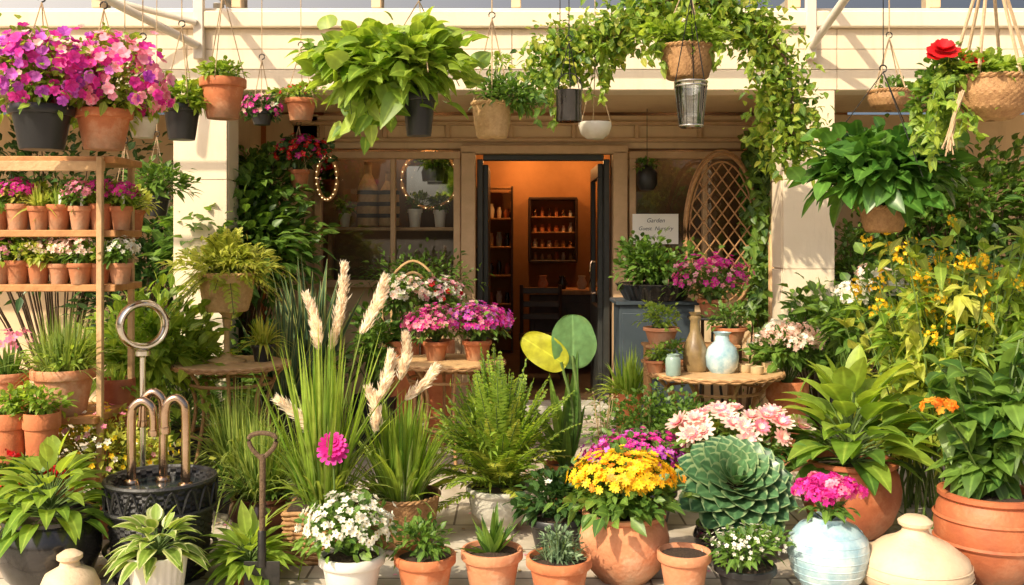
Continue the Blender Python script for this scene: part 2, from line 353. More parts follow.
def hang(m,p,r,zr,apex=.4,mat=ROPE,rr=.003,ztop=3.2,k=3):
    c=np.array([p[0],p[1],zr+apex]); a0=R(0,2)
    for i in range(k):
        a=a0+i*2*np.pi/k; tube(m,np.linspace([p[0]+r*math.cos(a),p[1]+r*math.sin(a),zr],c,5),rr,mat,5)
    th=np.linspace(0,5.2,9)
    tube(m,[[c[0]+.018*math.sin(t),c[1],c[2]+.018-.018*math.cos(t)] for t in th],.004,WIRE,5)
    if ztop>c[2]+.04: tube(m,np.linspace(c+[0,0,.03],[p[0],p[1],ztop],4),rr,mat,5)

def pot(m,u,vt,w,d,z0=0.,style='c',mat=TERRA,u0=None,soil=True):
    x=X(u,d); zt=Z(vt,d); H=zt-z0; r=w*d/F/2; c=(x,d,z0); seg=44
    if style=='c': pr=[(0,.0),(.66*r,0),(.69*r,.012),(.88*r,H*.78),(.97*r,H*.785),(r,H*.81),(r*1.0,H*.975),(.975*r,H),(.9*r,H),(.87*r,H*.95),(.84*r,H*.86)]; sr,sz=.86*r,.90
    elif style=='b': pr=[(0,0),(.55*r,0),(.62*r,.015),(.82*r,H*.2),(.97*r,H*.45),(r,H*.62),(.94*r,H*.82),(.85*r,H*.91),(.93*r,H*.94),(.93*r,H*.99),(.88*r,H),(.8*r,H*.99),(.78*r,H*.88)]; sr,sz=.8*r,.91
    elif style=='u': pr=[(0,0),(.5*r,0),(.5*r,.03*H),(.4*r,.10*H),(.55*r,.2*H),(.85*r,.45*H),(.92*r,.75*H),(.9*r,.86*H),(r,.9*H),(1.0*r,.97*H),(.96*r,H),(.88*r,H),(.84*r,.9*H)]; sr,sz=.86*r,.93
    elif style=='r': pr=[(0,0),(.75*r,0),(.8*r,.02),(.97*r,H*.9),(r,H*.93),(r,H*.99),(.94*r,H),(.9*r,H*.9)]; sr,sz=.91*r,.92
    if style=='w' or style=='wb':
        pr=[(.02,.0),(.72*r,0.005),(.86*r,H*.4),(.96*r,H*.9),(r*.97,H)] if style=='w' else [(.02,0),(.5*r,.005),(.85*r,H*.25),(r,H*.6),(.97*r,H)]
        lathe(m,c,pr,mat,weave=.0035*min(1,r/.1)+.001,ws=int(22+r*60)); sr,sz=.93*r,.86
        for k in range(2):
            tube(m,[[x+(r*.98+.004*math.cos(18*t+k*3.14))*math.cos(t),d+(r*.98+.004*math.cos(18*t+k*3.14))*math.sin(t),z0+H+.006*math.sin(18*t+k*3.14)] for t in np.linspace(0,2*np.pi,120,endpoint=False)],.007,mat,5,True)
    else:
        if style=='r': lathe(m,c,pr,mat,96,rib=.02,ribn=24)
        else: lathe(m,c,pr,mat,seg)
    if soil:
        q=[(sr,H*sz),(sr*.6,H*sz+.008),(0,H*sz+.012)]; lathe(m,c,q,SOIL,20)
    return np.array([x,d,z0+H*sz]),r,H

# ================================================================ ground
def paving_mat():
    m,nt,b,o=nodes('paving'); N=nt.nodes;K=nt.links
    tc=N.new('ShaderNodeTexCoord'); br=N.new('ShaderNodeTexBrick'); K.new(tc.outputs['Object'],br.inputs['Vector'])
    br.inputs['Scale'].default_value=1; br.inputs['Brick Width'].default_value=.6; br.inputs['Row Height'].default_value=.4; br.inputs['Mortar Size'].default_value=.006
    br.inputs['Color1'].default_value=(.56,.50,.42,1);br.inputs['Color2'].default_value=(.64,.57,.48,1);br.inputs['Mortar'].default_value=(.18,.15,.12,1)
    n=N.new('ShaderNodeTexNoise'); n.inputs['Scale'].default_value=5;n.inputs['Detail'].default_value=9; K.new(tc.outputs['Object'],n.inputs['Vector'])
    r=N.new('ShaderNodeValToRGB'); r.color_ramp.elements[0].position=.3;r.color_ramp.elements[0].color=(.62,.57,.5,1);r.color_ramp.elements[1].position=.65
    K.new(n.outputs['Fac'],r.inputs['Fac']); mx=N.new('ShaderNodeMixRGB');mx.blend_type='MULTIPLY';mx.inputs['Fac'].default_value=1
    K.new(br.outputs['Color'],mx.inputs['Color1']);K.new(r.outputs['Color'],mx.inputs['Color2']);K.new(mx.outputs['Color'],b.inputs['Base Color'])
    bp=N.new('ShaderNodeBump');bp.inputs['Strength'].default_value=.4;bp.inputs['Distance'].default_value=.01
    K.new(br.outputs['Fac'],bp.inputs['Height']);bp.invert=True;K.new(bp.outputs['Normal'],b.inputs['Normal']);b.inputs['Roughness'].default_value=.8
    return m
g=M('ground'); g.add([[-300,-300,-.006],[300,-300,-.006],[300,300,-.006],[-300,300,-.006]],np.array([[0,1,2,3]]),surf('earth',(.32,.26,.18),(.21,.17,.11),.5,.95,.3),smooth=False); g.done()
g=M('pavement'); g.add([[-9,-6,0],[9,-6,0],[9,8.3,0],[-9,8.3,0]],np.array([[0,1,2,3]]),paving_mat(),smooth=False); g.done()

# ================================================================ building
B=empty('shop_building')
YF=7.0; YS=8.4
w=M('facade_walls')
LZ0,LZ1=2.52,2.95
def tiles(m,x0,x1,y,z0,z1,tw,thh,mat,gap=.004):
    nx=max(1,round((x1-x0)/tw)); nzr=max(1,round((z1-z0)/thh)); a=(x1-x0)/nx; b=(z1-z0)/nzr
    for i in range(nx):
        for j in range(nzr):
            box(m,(x0+a*(i+.5),y,z0+b*(j+.5)),(a-gap,.02,b-gap),mat,.002)
box(w,(0,YF+.14,(LZ0+LZ1)/2),(16,.24,LZ1-LZ0),WALL)
tiles(w,-8,8,YF+.01,LZ0,LZ1,1.14,.143,WALL)
box(w,(0,YF+.05,LZ1+.06),(16.2,.20,.115),WALL,.01)
box(w,(0,YF+.08,LZ1+.135),(16.1,.12,.03),METW,.006)
for (a,b) in ((-2.385,-2.005),(1.907,2.272),(-6.2,-5.8),(5.8,6.2)):
    box(w,((a+b)/2,YF+.16,LZ0/2),(b-a-.03,.26,LZ0),WALL); tiles(w,a,b,YF+.015,0,LZ0,.38,.63,WALL)
    for j in range(4):
        for sx in (a+.006,b-.006): box(w,(sx,YF+.16,.315+.63*j),(.02,.25,.62),WALL,.003)
for i in range(-8,8):
    box(w,(i*1.0+.03,YF+.16,3.75),(.07,.1,1.25),WALL2)
box(w,(0,YF+.2,4.8),(16,.4,.9),WALL); box(w,(0,9.3,5.35),(16.6,5.2,.2),METW,.02)
box(w,(0,YF+.16,4.34),(16,.12,.08),WALL2)
box(w,(0,7.86,2.62),(16,1.18,.16),WALL2)
for sx in (-2.19,2.09): box(w,(sx,7.86,1.25),(.14,1.1,2.5),WALL2)
box(w,(-1.86,YS+.08,1.26),(.44,.14,2.52),WALL2)
box(w,(2.15,YS+.08,1.26),(.16,.14,2.52),WALL2)
box(w,(-5.15,YS+.1,1.26),(5.7,.14,2.52),WALL2); box(w,(5.15,YS+.1,1.26),(5.7,.14,2.52),WALL2)
box(w,(.1,YS+.08,2.37),(3.9,.14,.28),WALL2)
box(w,(-1.03,YS+.08,.53),(1.22,.14,1.06),WALL2); box(w,(1.53,YS+.08,.53),(1.09,.14,1.06),WALL2)
w.done(B)
fr=M('window_frames')
def frame(x0,x1,z0,z1,t=.06,y=YS,mul=()):
    box(fr,((x0+x1)/2,y-.02,z1-t/2),(x1-x0,.1,t),FRAME); box(fr,((x0+x1)/2,y-.03,z0+t/2),(x1-x0+.04,.14,t),FRAME)
    for x in (x0+t/2,x1-t/2): box(fr,(x,y-.017,(z0+z1)/2),(t,.1,z1-z0-2*t),FRAME)
    for x in mul: box(fr,(x,y-.015,(z0+z1)/2),(t*.7,.08,z1-z0-2*t),FRAME)
frame(-1.66,-.43,1.06,2.2,mul=(-1.0,)); frame(.98,2.07,1.06,2.2,mul=(1.62,))
for x in (-.365,.905): box(fr,(x,YS-.02,1.1),(.12,.16,2.2),FRAME)
box(fr,(.27,YS-.025,2.215),(1.4,.15,.07),FRAME)
for z in (2.3,2.44): box(fr,(.1,YS-.015,z),(3.9,.05,.035),FRAME)
for x in np.arange(-1.6,2.1,.53): box(fr,(x,YS-.012,2.37),(.04,.04,.11),FRAME)
fr.done(B)
dr=M('entrance_door')
box(dr,(-.27,YS+.05,1.08),(.05,.1,2.12),DARKF); box(dr,(.80,YS+.05,1.08),(.05,.1,2.12),DARKF); box(dr,(.265,YS+.05,2.155),(1.02,.1,.05),DARKF)
box(dr,(-.225,YS+.52,1.06),(.045,.85,2.08),DARKF); box(dr,(.755,YS+.5,.45),(.045,.8,.86),DARKF);box(dr,(.755,YS+.5,2.05),(.045,.8,.12),DARKF)
for y in (YS+.13,YS+.88): box(dr,(.755,y,1.43),(.045,.07,1.13),DARKF)
tube(dr,curve([(.72,YS+.2,1.0),(.68,YS+.2,1.02),(.68,YS+.2,1.25),(.72,YS+.2,1.27)],9),.01,BRASS)
box(dr,(.265,YS+.02,.04),(1.1,.3,.08),GREYU)
dr.done(B)
gl=M('window_glass'); GL=glassm('window_glass',(.92,.94,.94),.06); GL2=glassm('upper_glass',(.35,.42,.46),.5)
def pane(x0,x1,z0,z1,y,mt): gl.add([[x0,y,z0],[x1,y,z0],[x1,y,z1],[x0,y,z1]],np.array([[0,1,2,3]]),mt,smooth=False)
pane(-1.6,-1.02,1.12,2.14,YS,GL);pane(-.98,-.49,1.12,2.14,YS,GL);pane(1.04,1.6,1.12,2.14,YS,GL);pane(1.64,2.01,1.12,2.14,YS,GL)
pane(-8,8,3.1,4.3,YF+.2,GL2); gl.done(B)
it=M('interior_room'); IW=surf('interior_plaster',(.44,.20,.07),(.32,.14,.045),2,.8,.1); IF=surf('interior_floor',(.10,.055,.03),(.055,.03,.018),6,.5,.1)
box(it,(.1,12.6,1.35),(5.6,.1,2.7),IW); box(it,(-2.6,10.5,1.35),(.1,4.1,2.7),IW); box(it,(2.8,10.5,1.35),(.1,4.1,2.7),IW)
box(it,(.1,10.6,2.76),(5.6,4.1,.1),IW); box(it,(.1,10.56,.0),(5.6,4.1,.1),IF)
box(it,(0,7.5,3.05),(15.8,.5,.02),IF); box(it,(0,8.2,3.7),(15.8,.05,1.4),surf('dark_room_sheet',(.16,.17,.18),(.08,.09,.1),1.5,.9,.1))  # dark sheet behind the upper glass stands in for the unlit room
it.done(B)
DW=surf('dark_walnut',(.07,.03,.015),(.035,.017,.009),9,.45)
pf=M('display_cabinet'); y0=12.35; px=X(553,y0);pz=Z(230,y0)
box(pf,(px,12.53,pz),(.60,.02,.74),IW,.004)
for s in (-1,1): box(pf,(px+s*.29,12.42,pz),(.035,.22,.78),DW); box(pf,(px,12.42,pz+s*.39),(.60,.22,.035),DW)
for k in (-1,0,1): box(pf,(px,12.43,pz+.19*k-.03),(.54,.18,.015),WOOD,.003)
for k in (-2,-1,0,1):
    for j in range(6):
        zz=pz+.19*k-.022 if k>-2 else pz-.372
        rr=R(.022,.034); hh=R(.07,.12); lathe(pf,(px-.22+.088*j,12.42,zz),[(0,0),(rr*.8,0),(rr,hh*.5),(rr*.5,hh*.8),(rr*.7,hh),(0,hh)],(TERRA,WHITEP,WOODL,BRASS)[rng.integers(4)],12)
pf.done()
ps=M('product_shelf'); sx0,sx1=-.45,.0
for x in (sx0,sx1): box(ps,(x,12.35,1.05),(.03,.28,2.1),DW)
for z in (.3,.65,1.0,1.35,1.7,2.08):
    box(ps,((sx0+sx1)/2,12.35,z),(sx1-sx0-.03,.28,.02),WOOD,.003)
    if z<2:
        for j in range(4): rr=R(.03,.045);hh=R(.1,.2); lathe(ps,(sx0+.09+.1*j,12.32,z+.01),[(0,0),(rr*.7,0),(rr,hh*.6),(rr*.6,hh*.9),(rr*.7,hh),(0,hh)],(TERRA,WHITEP,BLUE,CREAM,GLAZE)[rng.integers(5)],14)
ps.done()
ct=M('shop_counter'); box(ct,(.75,11.3,.42),(1.1,.5,.84),DW); box(ct,(.75,11.28,.865),(1.2,.6,.05),WOOD)
for k in range(3): box(ct,(.4+.35*k,11.04,.43),(.3,.02,.65),DW,.01)
for j in range(4): lathe(ct,(.35+.22*j,11.25,.89),[(0,0),(.04,0),(.06,.06),(.035,.12),(.045,.15),(0,.15)],(TERRA,GLAZE,CREAM,WHITEP)[j],16)
ct.done()
ch=M('wooden_chair')
cx,cy=.3,10.2
for a in (-.2,.2):
    for b_ in (-.18,.18): tube(ch,[(cx+a,cy+b_,.05),(cx+a,cy+b_,.45 if b_<0 else .98)],.02,DW)
box(ch,(cx,cy,.46),(.46,.44,.04),DW)
for z in (.65,.78,.92): box(ch,(cx,cy+.18,z),(.38,.02,.06),DW)
ch.done()
lp=M('pendant_lamp'); LE=emis('lamp_bulb',(1,.55,.2),9)
def plight(p,e,c=(1,.50,.17)):
    ld=bpy.data.lights.new('lamp_light','POINT'); ld.energy=e; ld.color=c; ld.shadow_soft_size=.05
    lo=bpy.data.objects.new('lamp_light',ld); lo.location=p; bpy.context.collection.objects.link(lo); lo.parent=B
for (lx,ly) in ((.15,12.05),(.9,12.05)):
    lathe(lp,(lx,ly,2.50),[(.03,.14),(.05,.12),(.16,0),(.155,.0),(.045,.11)],BRASS,30); lathe(lp,(lx,ly,2.48),[(0,0),(.03,.015),(.04,.05),(.025,.09),(0,.1)],LE,16)
    plight((lx,ly,2.44),20 if lx<.5 else 12)
lp.done()
wl=M('window_spotlight')
for lx in (-1.3,-.75,1.5):
    lathe(wl,(lx,8.56,2.46),[(.035,0),(.04,.08),(.02,.12),(0,.12)],BLACK,16); lathe(wl,(lx,8.56,2.47),[(0,0),(.03,0)],LE,12); tube(wl,[(lx,8.56,2.57),(lx,8.56,2.71)],.008,BLACK); plight((lx,8.56,2.42),5,(1,.62,.30))
wl.done()
pg=M('hanging_rail_frame')
for y in (4.5,5.0,5.5,5.95,6.5): box(pg,(0,y,3.22),(8.4,.035,.035),METW,.004)
for x in (-4.1,-2.15,2.1,4.1):
    box(pg,(x,5.55,3.262),(.05,3.1,.045),METW,.004)
for x in (-2.19,2.09):
    box(pg,(x,6.965,2.98),(.07,.05,.5),METW,.004)
    tube(pg,[(x,6.93,2.82),(x+(-.9 if x<0 else .15),6.0,3.25)],.028,METW,10)
tube(pg,[(-2.2,6.93,2.98),(-3.5,6.3,3.23)],.022,METW,10)
for x in (-4.1,4.1): box(pg,(x,4.02,1.61),(.06,.06,3.22),METW)
pg.done()

sg=M('paper_sign'); sx,sz=X(656,8.2),Z(229,8.2)
box(sg,(sx,8.24,sz),(.38,.008,.25),surf('paper',(.9,.89,.86),(.86,.85,.81),5,.8,.02),.001)
for s in (-.15,.15): tube(sg,[(sx+s,8.24,sz+.12),(sx+s*.6,8.36,sz+.3)],.0015,WIRE,4)
so=sg.done()
for k,(t,sc) in enumerate((('Garden',.05),('Guest  Nursery',.045),('open daily',.032))):
    cu=bpy.data.curves.new('sign_text','FONT'); cu.body=t; cu.size=sc; cu.align_x='CENTER'; cu.shear=.3; cu.extrude=.0006
    to=bpy.data.objects.new('sign_text',cu); bpy.context.collection.objects.link(to); to.parent=so
    to.rotation_euler=(math.radians(90),0,0); to.location=(0,-.066,.18-.065*k)
    cu.materials.append(surf('ink',(.05,.06,.1),None,5,.7,0))
for o in so.children: o.location.y=(8.24-.0052)-so.location.y

# ================================================================ porch things
tr=M('wicker_trellis'); c=at(722,232,7.9); a,b_=.285,.62
for k,(s1,rr) in enumerate(((1,.016),(.9,.008),(1.05,.009))):
    tube(tr,[(c[0]+a*s1*math.sin(t),7.9+.01*k,c[2]+b_*s1*math.cos(t)) for t in np.linspace(0,2*np.pi,48,endpoint=False)],rr,WICK,6,True)
for s in (-1,1):
    for k in np.arange(-1.9,2,.24):
        ts=np.linspace(-1.2,1.2,61); q=[(t,s*t*.62+k*.9) for t in ts if t*t+(s*t*.62+k*.9)**2<.81]
        if len(q)>3: tube(tr,[(c[0]+a*x,7.9+.008*s,c[2]+b_*z) for x,z in (q[0],q[len(q)//2],q[-1])],.0065,WICK,5)
for x in (-.15,.15): tube(tr,[(c[0]+x,7.93,0),(c[0]+x,7.93,c[2]-.45)],.014,BARK,6)
tr.done()
pl=M('wooden_pole'); tube(pl,[(X(768,7.4),7.3,0),(X(779,7.6),7.82,Z(228,7.6))],.026,WOODL,8); pl.done()
iv=M('climbing_ivy')
P=np.stack([R(X(748,7.9),X(783,7.9),1500),R(7.75,8.15,1500),R(Z(315,7.9),Z(140,7.9),1500)],1); P[:,2]+=rng.normal(size=1500)*.06
leaves(iv,P,dirs(1500)+[0,-.3,-.4],dirs(1500)*.5+[-.3,-1,.4],.075*R(.6,1.2,1500),.06,GR,3,'heart')
for k in range(9): tube(iv,curve([(R(1.9,2.1),8.1,0),(R(1.9,2.1),8.0,1.0),(R(1.9,2.1),7.95,2.2)],12),.008,BARK,5)
iv.done()
FL=emis('fairy_light',(1,.72,.38),4); MIR=surf('mirror_silver',(.75,.76,.78),None,2,.04,0,metal=1)
for (u,v,rx,rz,y) in ((430,180,.25,.25,8.80),(327,178,.085,.18,8.28)):
    mm=M('round_mirror'); c=at(u,v,y)
    lathe(mm,(0,0,0),[(0,0),(1,0)],MIR,40)
    V=mm.V[-1]; mm.V[-1]=np.stack([V[:,0]*rx*.92+c[0],np.full(len(V),y+.005),V[:,1]*rz*.92+c[2]],1)
    ring=[(c[0]+rx*math.cos(t),y,c[2]+rz*math.sin(t)) for t in np.linspace(0,2*np.pi,44,endpoint=False)]
    tube(mm,ring,.020,WICK,6,True); tube(mm,[(q[0]*1.0,y-.012,q[2]) for q in ring],.010,WICKL,5,True)
    for q in ring[::2]: lathe(mm,(q[0],q[1]-.03,q[2]-.005),[(0,0),(.0045,.002),(.005,.005),(0,.01)],FL,6)
    if u>400: tube(mm,[(c[0],y+.02,c[2]+rz),(c[0],y+.02,2.70)],.003,WIRE,5)
    else: box(mm,(c[0],y+.06,c[2]),(.05,.1,.05),FRAME)
    mm.done()
ds=M('window_display_shelf'); box(ds,(-1.04,8.66,Z(229,8.6)),(1.2,.30,.03),WOODL)
for x in (-1.6,-.48): box(ds,(x,8.8,.76),(.04,.1,1.5),WOODL)
box(ds,(-1.04,8.93,1.4),(1.3,.03,2.6),surf('display_back',(.17,.11,.065),(.10,.065,.04),3,.8,.1))
ds.done()
ds=M('dim_room_board_and_shelf'); box(ds,(1.53,8.93,1.4),(1.3,.03,2.6),surf('dim_room_board',(.16,.105,.065),(.09,.06,.04),3,.8,.1)); box(ds,(1.53,8.7,1.1),(1.1,.4,.03),WOODL); ds.done()  # added dark board hides the orange-lit room so the window looks dim; shelf below
for x_,mt in ((1.15,WHITEP),(1.4,TERRA),(1.8,CREAM)):
    q=M('glazed_vase'); lathe(q,(x_,8.66,1.116),[(0,0),(.05,0),(.08,.08),(.07,.16),(.03,.22),(.04,.27),(.0,.25)],mt,26); q.done()
zs=Z(229,8.6)+.016
for u,wd,vt in ((415,.13,209),(440,.12,210),(345,.11,213)):
    q=M('white_planter'); pc,r,H=pot(q,u,vt,wd*F/8.6,8.6,zs,'c',WHITEP); bush(q,pc+[0,0,.07],.08,90,.06,.03,GR,base=pc,clumps=10); q.done()
for u,H in ((368,.56),(389,.48)):
    q=M('wicker_demijohn'); c=(X(u,8.6),8.6,zs); r=.085
    lathe(q,c,[(.01,0),(r,.01),(r*1.05,H*.3),(r,H*.6),(r*.6,H*.74),(.03,H*.82),(.028,H*.97)],WICKL,weave=.004,ws=22)
    for z in (.08,.18,.28): lathe(q,c,[(r*1.09,z),(r*1.12,z+.015),(r*1.09,z+.035)],WICKD,30)
    lathe(q,c,[(.028,H*.95),(.034,H),(.02,H),(.0,H*.99)],WICK,16); q.done()
q=M('hanging_lantern'); c=at(433,172,8.55); lathe(q,c-[0,0,.08],[(0,0),(.09,.0),(.10,.08),(.07,.15),(0,.18)],BLACK,24); bush(q,c+[0,0,.1],(.12,.1,.08),120,.06,.03,GR,base=c,clumps=8); tube(q,[c,(c[0],c[1],2.7)],.003,WIRE,5); q.done()
q=M('hanging_lantern'); c=at(647,178,8.2); lathe(q,c-[0,0,.1],[(0,0),(.06,.0),(.085,.05),(.085,.14),(.04,.2),(0,.21)],BLACK,8); bush(q,c+[0,0,.1],(.1,.08,.05),80,.05,.03,GR,base=c,clumps=8); tube(q,[c,(c[0],c[1],2.54)],.003,WIRE,5); q.done()

cb=M('blue_cabinet'); CB=surf('navy_paint',(.06,.08,.095),(.04,.055,.07),6,.5,.1); cx=X(653,7.6)
box(cb,(cx,7.6,.5),(.56,.42,.96),CB); box(cb,(cx,7.6,.995),(.62,.48,.03),CB)
for s in (-1,1): box(cb,(cx+s*.135,7.385,.52),(.25,.02,.8),CB); lathe(cb,(cx+s*.03,7.36,.6),[(0,0),(.012,.005),(.012,.02),(0,.025)],BRASS,10)
cb.done()
q=M('potted_shrub'); pc,r,H=pot(q,655,283,78,7.55,1.01,'r',GLAZE); bush(q,at(655,268,7.5),(.30,.22,.20),1100,.07,.035,GR,base=pc); q.done()
q=M('potted_grass'); pc,r,H=pot(q,628,392,30,7.0,0,'c',TERRA); grass(q,pc,160,.45,.02,BR,45,.08); q.done()

def stand(m,x,y,zt,r,mat=WIRE,legs=3):
    lathe(m,(x,y,zt-.02),[(0,0),(r,0),(r+.004,.008),(r,.018),(0,.018)],mat,36)
    for i in range(legs):
        a=i*2*np.pi/legs+.4; tube(m,curve([(x+r*.85*math.cos(a),y+r*.85*math.sin(a),zt-.02),(x+r*.45*math.cos(a),y+r*.45*math.sin(a),zt*.5),(x+r*1.0*math.cos(a),y+r*1.0*math.sin(a),0.008)],12),.010,mat,6)
    th=np.linspace(0,2*np.pi,24,endpoint=False); tube(m,[(x+r*.5*math.cos(t),y+r*.5*math.sin(t),zt*.5) for t in th],.006,mat,5,True)
s=M('plant_stand'); zt=Z(316,7.2); stand(s,X(711,7.2),7.2,zt,.17); s.done()
q=M('potted_geranium'); pc,r,H=pot(q,711,299,28,7.2,zt,'c',TERRA); c=at(711,285,7.2); bush(q,c,(.24,.18,.13),500,.05,.035,GR,base=pc)
P,N=dome(c,(.27,.2,.2),90,.0,.12); flowers(q,P,N,.055,MAG); P,N=dome(c,(.27,.2,.18),60,.0,.12); flowers(q,P,N,.05,PNK); q.done()

def rtable(name,u,v,w,d,mat,top=WOODL):
    m=M(name); z=Z(v,d); r=w*d/F/2; x=X(u,d)
    lathe(m,(x,d,z-.03),[(0,0),(r*.97,0),(r,.006),(r,.024),(r*.985,.03),(0,.03)],top,60)
    th=np.linspace(0,2*np.pi,100,endpoint=False)
    for k in range(2): tube(m,[(x+(r+.006)*math.cos(t),d+(r+.006)*math.sin(t),z-.016+.009*math.sin(16*t+k*3.14)) for t in th],.009,mat,5,True)
    for rz in (.12,.42): tube(m,[(x+r*.72*math.cos(t),d+r*.72*math.sin(t),z-rz) for t in th[::3]],.010,mat,6,True)
    for i in range(8):
        a=i*np.pi/4+.2; cs,sn=math.cos(a),math.sin(a)
        tube(m,curve([(x+r*.9*cs,d+r*.9*sn,z-.03),(x+r*.72*cs,d+r*.72*sn,z-.12),(x+r*.62*cs,d+r*.62*sn,z-.3),(x+r*.9*cs,d+r*.9*sn,.01)],14),.011,mat,6)
    m.done(); return z
ztr=rtable('round_wicker_table',714,370,134,6.3,WICK)
def vase(name,u,w,d,z0,H,prof,mat):
    m=M(name); r=w*d/F/2; lathe(m,(X(u,d),d,z0),[(a*r,b*H) for a,b in prof],mat,44); m.done()
vase('amber_glass_jug',695,24,6.25,ztr,.37,[(0,0),(.85,0),(1,.04),(1,.35),(.8,.5),(.45,.66),(.4,.85),(.5,.88),(.5,.92),(.35,.94),(.55,1),(.3,1),(.25,.6)],surf('amber_glaze',(.34,.24,.11),(.17,.11,.05),8,.2,.05,coat=.5))
vase('blue_white_vase',722,33,6.2,ztr,.25,[(0,0),(.7,0),(.95,.15),(1,.4),(.85,.62),(.45,.78),(.4,.92),(.55,1),(.42,1),(.3,.9)],BLUE)
vase('glass_jar',673,15,6.05,ztr,.13,[(0,0),(.9,0),(1,.1),(1,.8),(.8,.9),(.85,1),(.7,1),(.7,.5)],surf('sea_glaze',(.35,.46,.40),(.24,.33,.30),8,.2,.05))
for u,d in ((745,6.2),(757,6.1),(768,6.3)): vase('small_candle_cup',u,13,d,ztr,.05,[(0,0),(.8,0),(1,.2),(1,1),(.9,1),(.85,.5),(0,.45)],surf('candle_cup',(.6,.45,.25),None,6,.4))
q=M('wicker_crate_stand'); x,d=X(690,6.55),6.55
for z in (.66,ztr+.13): box(q,(x,d,z),(.62,.22,.02),WICK)
for a in (-.28,.28): box(q,(x+a,d,(.0+ztr+.12)/2),(.03,.2,ztr+.12),WICK)
q.done(); zc=ztr+.14
for u in (661,729):
    q=M('potted_succulent'); pc,r,H=pot(q,u,327,36,6.55,zc,'c',TERRA if u>700 else TERRA2); bush(q,pc+[0,0,.07],(.13,.11,.10),300,.045,.022,BR if u<700 else GR,base=pc,clumps=14); q.done()
q=M('potted_hydrangea'); pc,r,H=pot(q,787,380,42,6.4,0,'c',TERRA); c=at(787,350,6.4); bush(q,c,(.2,.18,.12),350,.08,.05,GR,base=pc); heads(q,c+[0,0,.03],(.19,.17,.12),18,.06,LPK,24,.034); heads(q,c+[0,0,.03],(.19,.17,.12),8,.055,WHT,22,.034); q.done()
for u,mt in ((655,BR),(672,GR)):
    q=M('potted_herb'); pc,r,H=pot(q,u,360,22,6.2,ztr,'c',TERRA); bush(q,pc+[0,0,.06],.07,140,.04,.025,mt,base=pc,clumps=10); q.done()

zt=rtable('round_wicker_table',449,360,110,6.5,WICK,WICKL)
def mound(name,u,vp,w,d,z0,style,mat,fv,fr_,cols,lm=GR,nf=150,fs=.04,bl=450,ll=.05,out=True):
    q=M(name); pc,r,H=pot(q,u,vp,w,d,z0,style,mat); c=at(u,fv,d); fr_=np.array(fr_)
    bush(q,c,fr_*.92,bl,ll,ll*.6,lm,base=pc)
    for col,frac in cols:
        P,N=dome(c,fr_,int(nf*frac),-.05,.1); flowers(q,P,N,fs,col)
    q.done()
mound('potted_pink_cineraria',436,341,26,6.5,zt,'c',TERRA,326,(.20,.17,.12),((MAG,.45),(PNK,.55)),nf=360,fs=.04)
mound('potted_pink_cineraria',477,340,30,6.5,zt,'c',TERRA,324,(.22,.18,.13),((MAG,.5),(PUR,.35),(PNK,.15)),nf=380,fs=.04)
mound('potted_white_begonia',402,340,34,6.95,0,'c',TERRA,296,(.17,.15,.13),((WHT,.6),(LPK,.4)),nf=220,fs=.045)
mound('potted_white_begonia',438,340,34,7.1,0,'c',TERRA,297,(.17,.15,.13),((WHT,.4),(PNK,.3),(RED,.1)),nf=200,fs=.045)
ch=M('wire_garden_chair'); x,y=X(413,7.7),7.7
for s in (1,.7,.4):
    tube(ch,curve([(x-.22*s,y,.5),(x-.22*s,y,1.05-.1*(1-s)),(x,y,1.0+.30*s),(x+.22*s,y,1.05-.1*(1-s)),(x+.22*s,y,.5)],24),.010,WICKL,6)
for z in (.7,.9): tube(ch,[(x-.22,y,z),(x+.22,y,z)],.006,WICKL,5)
lathe(ch,(x,y-.22,.47),[(0,0),(.22,0),(.23,.012),(.22,.024),(0,.024)],WICKL,36)
for a in (-.17,.17):
    for b_ in (-.38,0): tube(ch,[(x+a,y+b_*.98-.01,.48),(x+a*1.2,y+b_*1.05,0)],.009,WICKL,6)
ch.done()
q=M('garden_shrub'); bush(q,at(420,275,8.0),(.45,.18,.18),900,.06,.025,GR,base=(X(420,8.0),8.0,0),clumps=36,smat=BARK); q.done()
q=M('potted_broadleaf'); pc,r,H=pot(q,375,395,46,6.9,0,'r',BLACK); bush(q,at(378,345,6.9),(.2,.2,.25),500,.09,.04,GR,base=pc); q.done()

# ================================================================ back-left greenery
q=M('camellia_shrub'); base=np.array([X(235,7.4),7.4,0]); bush(q,at(238,245,7.4),(.50,.4,.44),2400,.13,.06,GR,base=base,clumps=50,smat=BARK); bush(q,at(262,185,7.6),(.32,.3,.23),900,.1,.05,GR,base=base,clumps=26,smat=BARK); q.done()
q=M('garden_shrub'); base=np.array([X(150,7.6),7.6,0]); bush(q,at(150,300,7.6),(.5,.3,.6),1500,.10,.05,DK,base=base,clumps=40,smat=BARK); q.done()
q=M('garden_shrub'); base=np.array([X(60,7.6),7.6,0]); bush(q,at(50,220,7.6),(.9,.3,.8),2200,.10,.05,DK,base=base,clumps=50,smat=BARK); q.done()
q=M('garden_shrub'); base=np.array([X(270,7.2),7.2,0]); bush(q,at(275,380,7.2),(.4,.3,.45),1200,.09,.04,DK,base=base,clumps=34,smat=BARK); q.done()
q=M('garden_shrub'); base=np.array([X(200,6.9),6.9,0]); bush(q,at(185,420,6.9),(.6,.3,.55),1500,.10,.05,GR,base=base,clumps=40,smat=BARK); q.done()
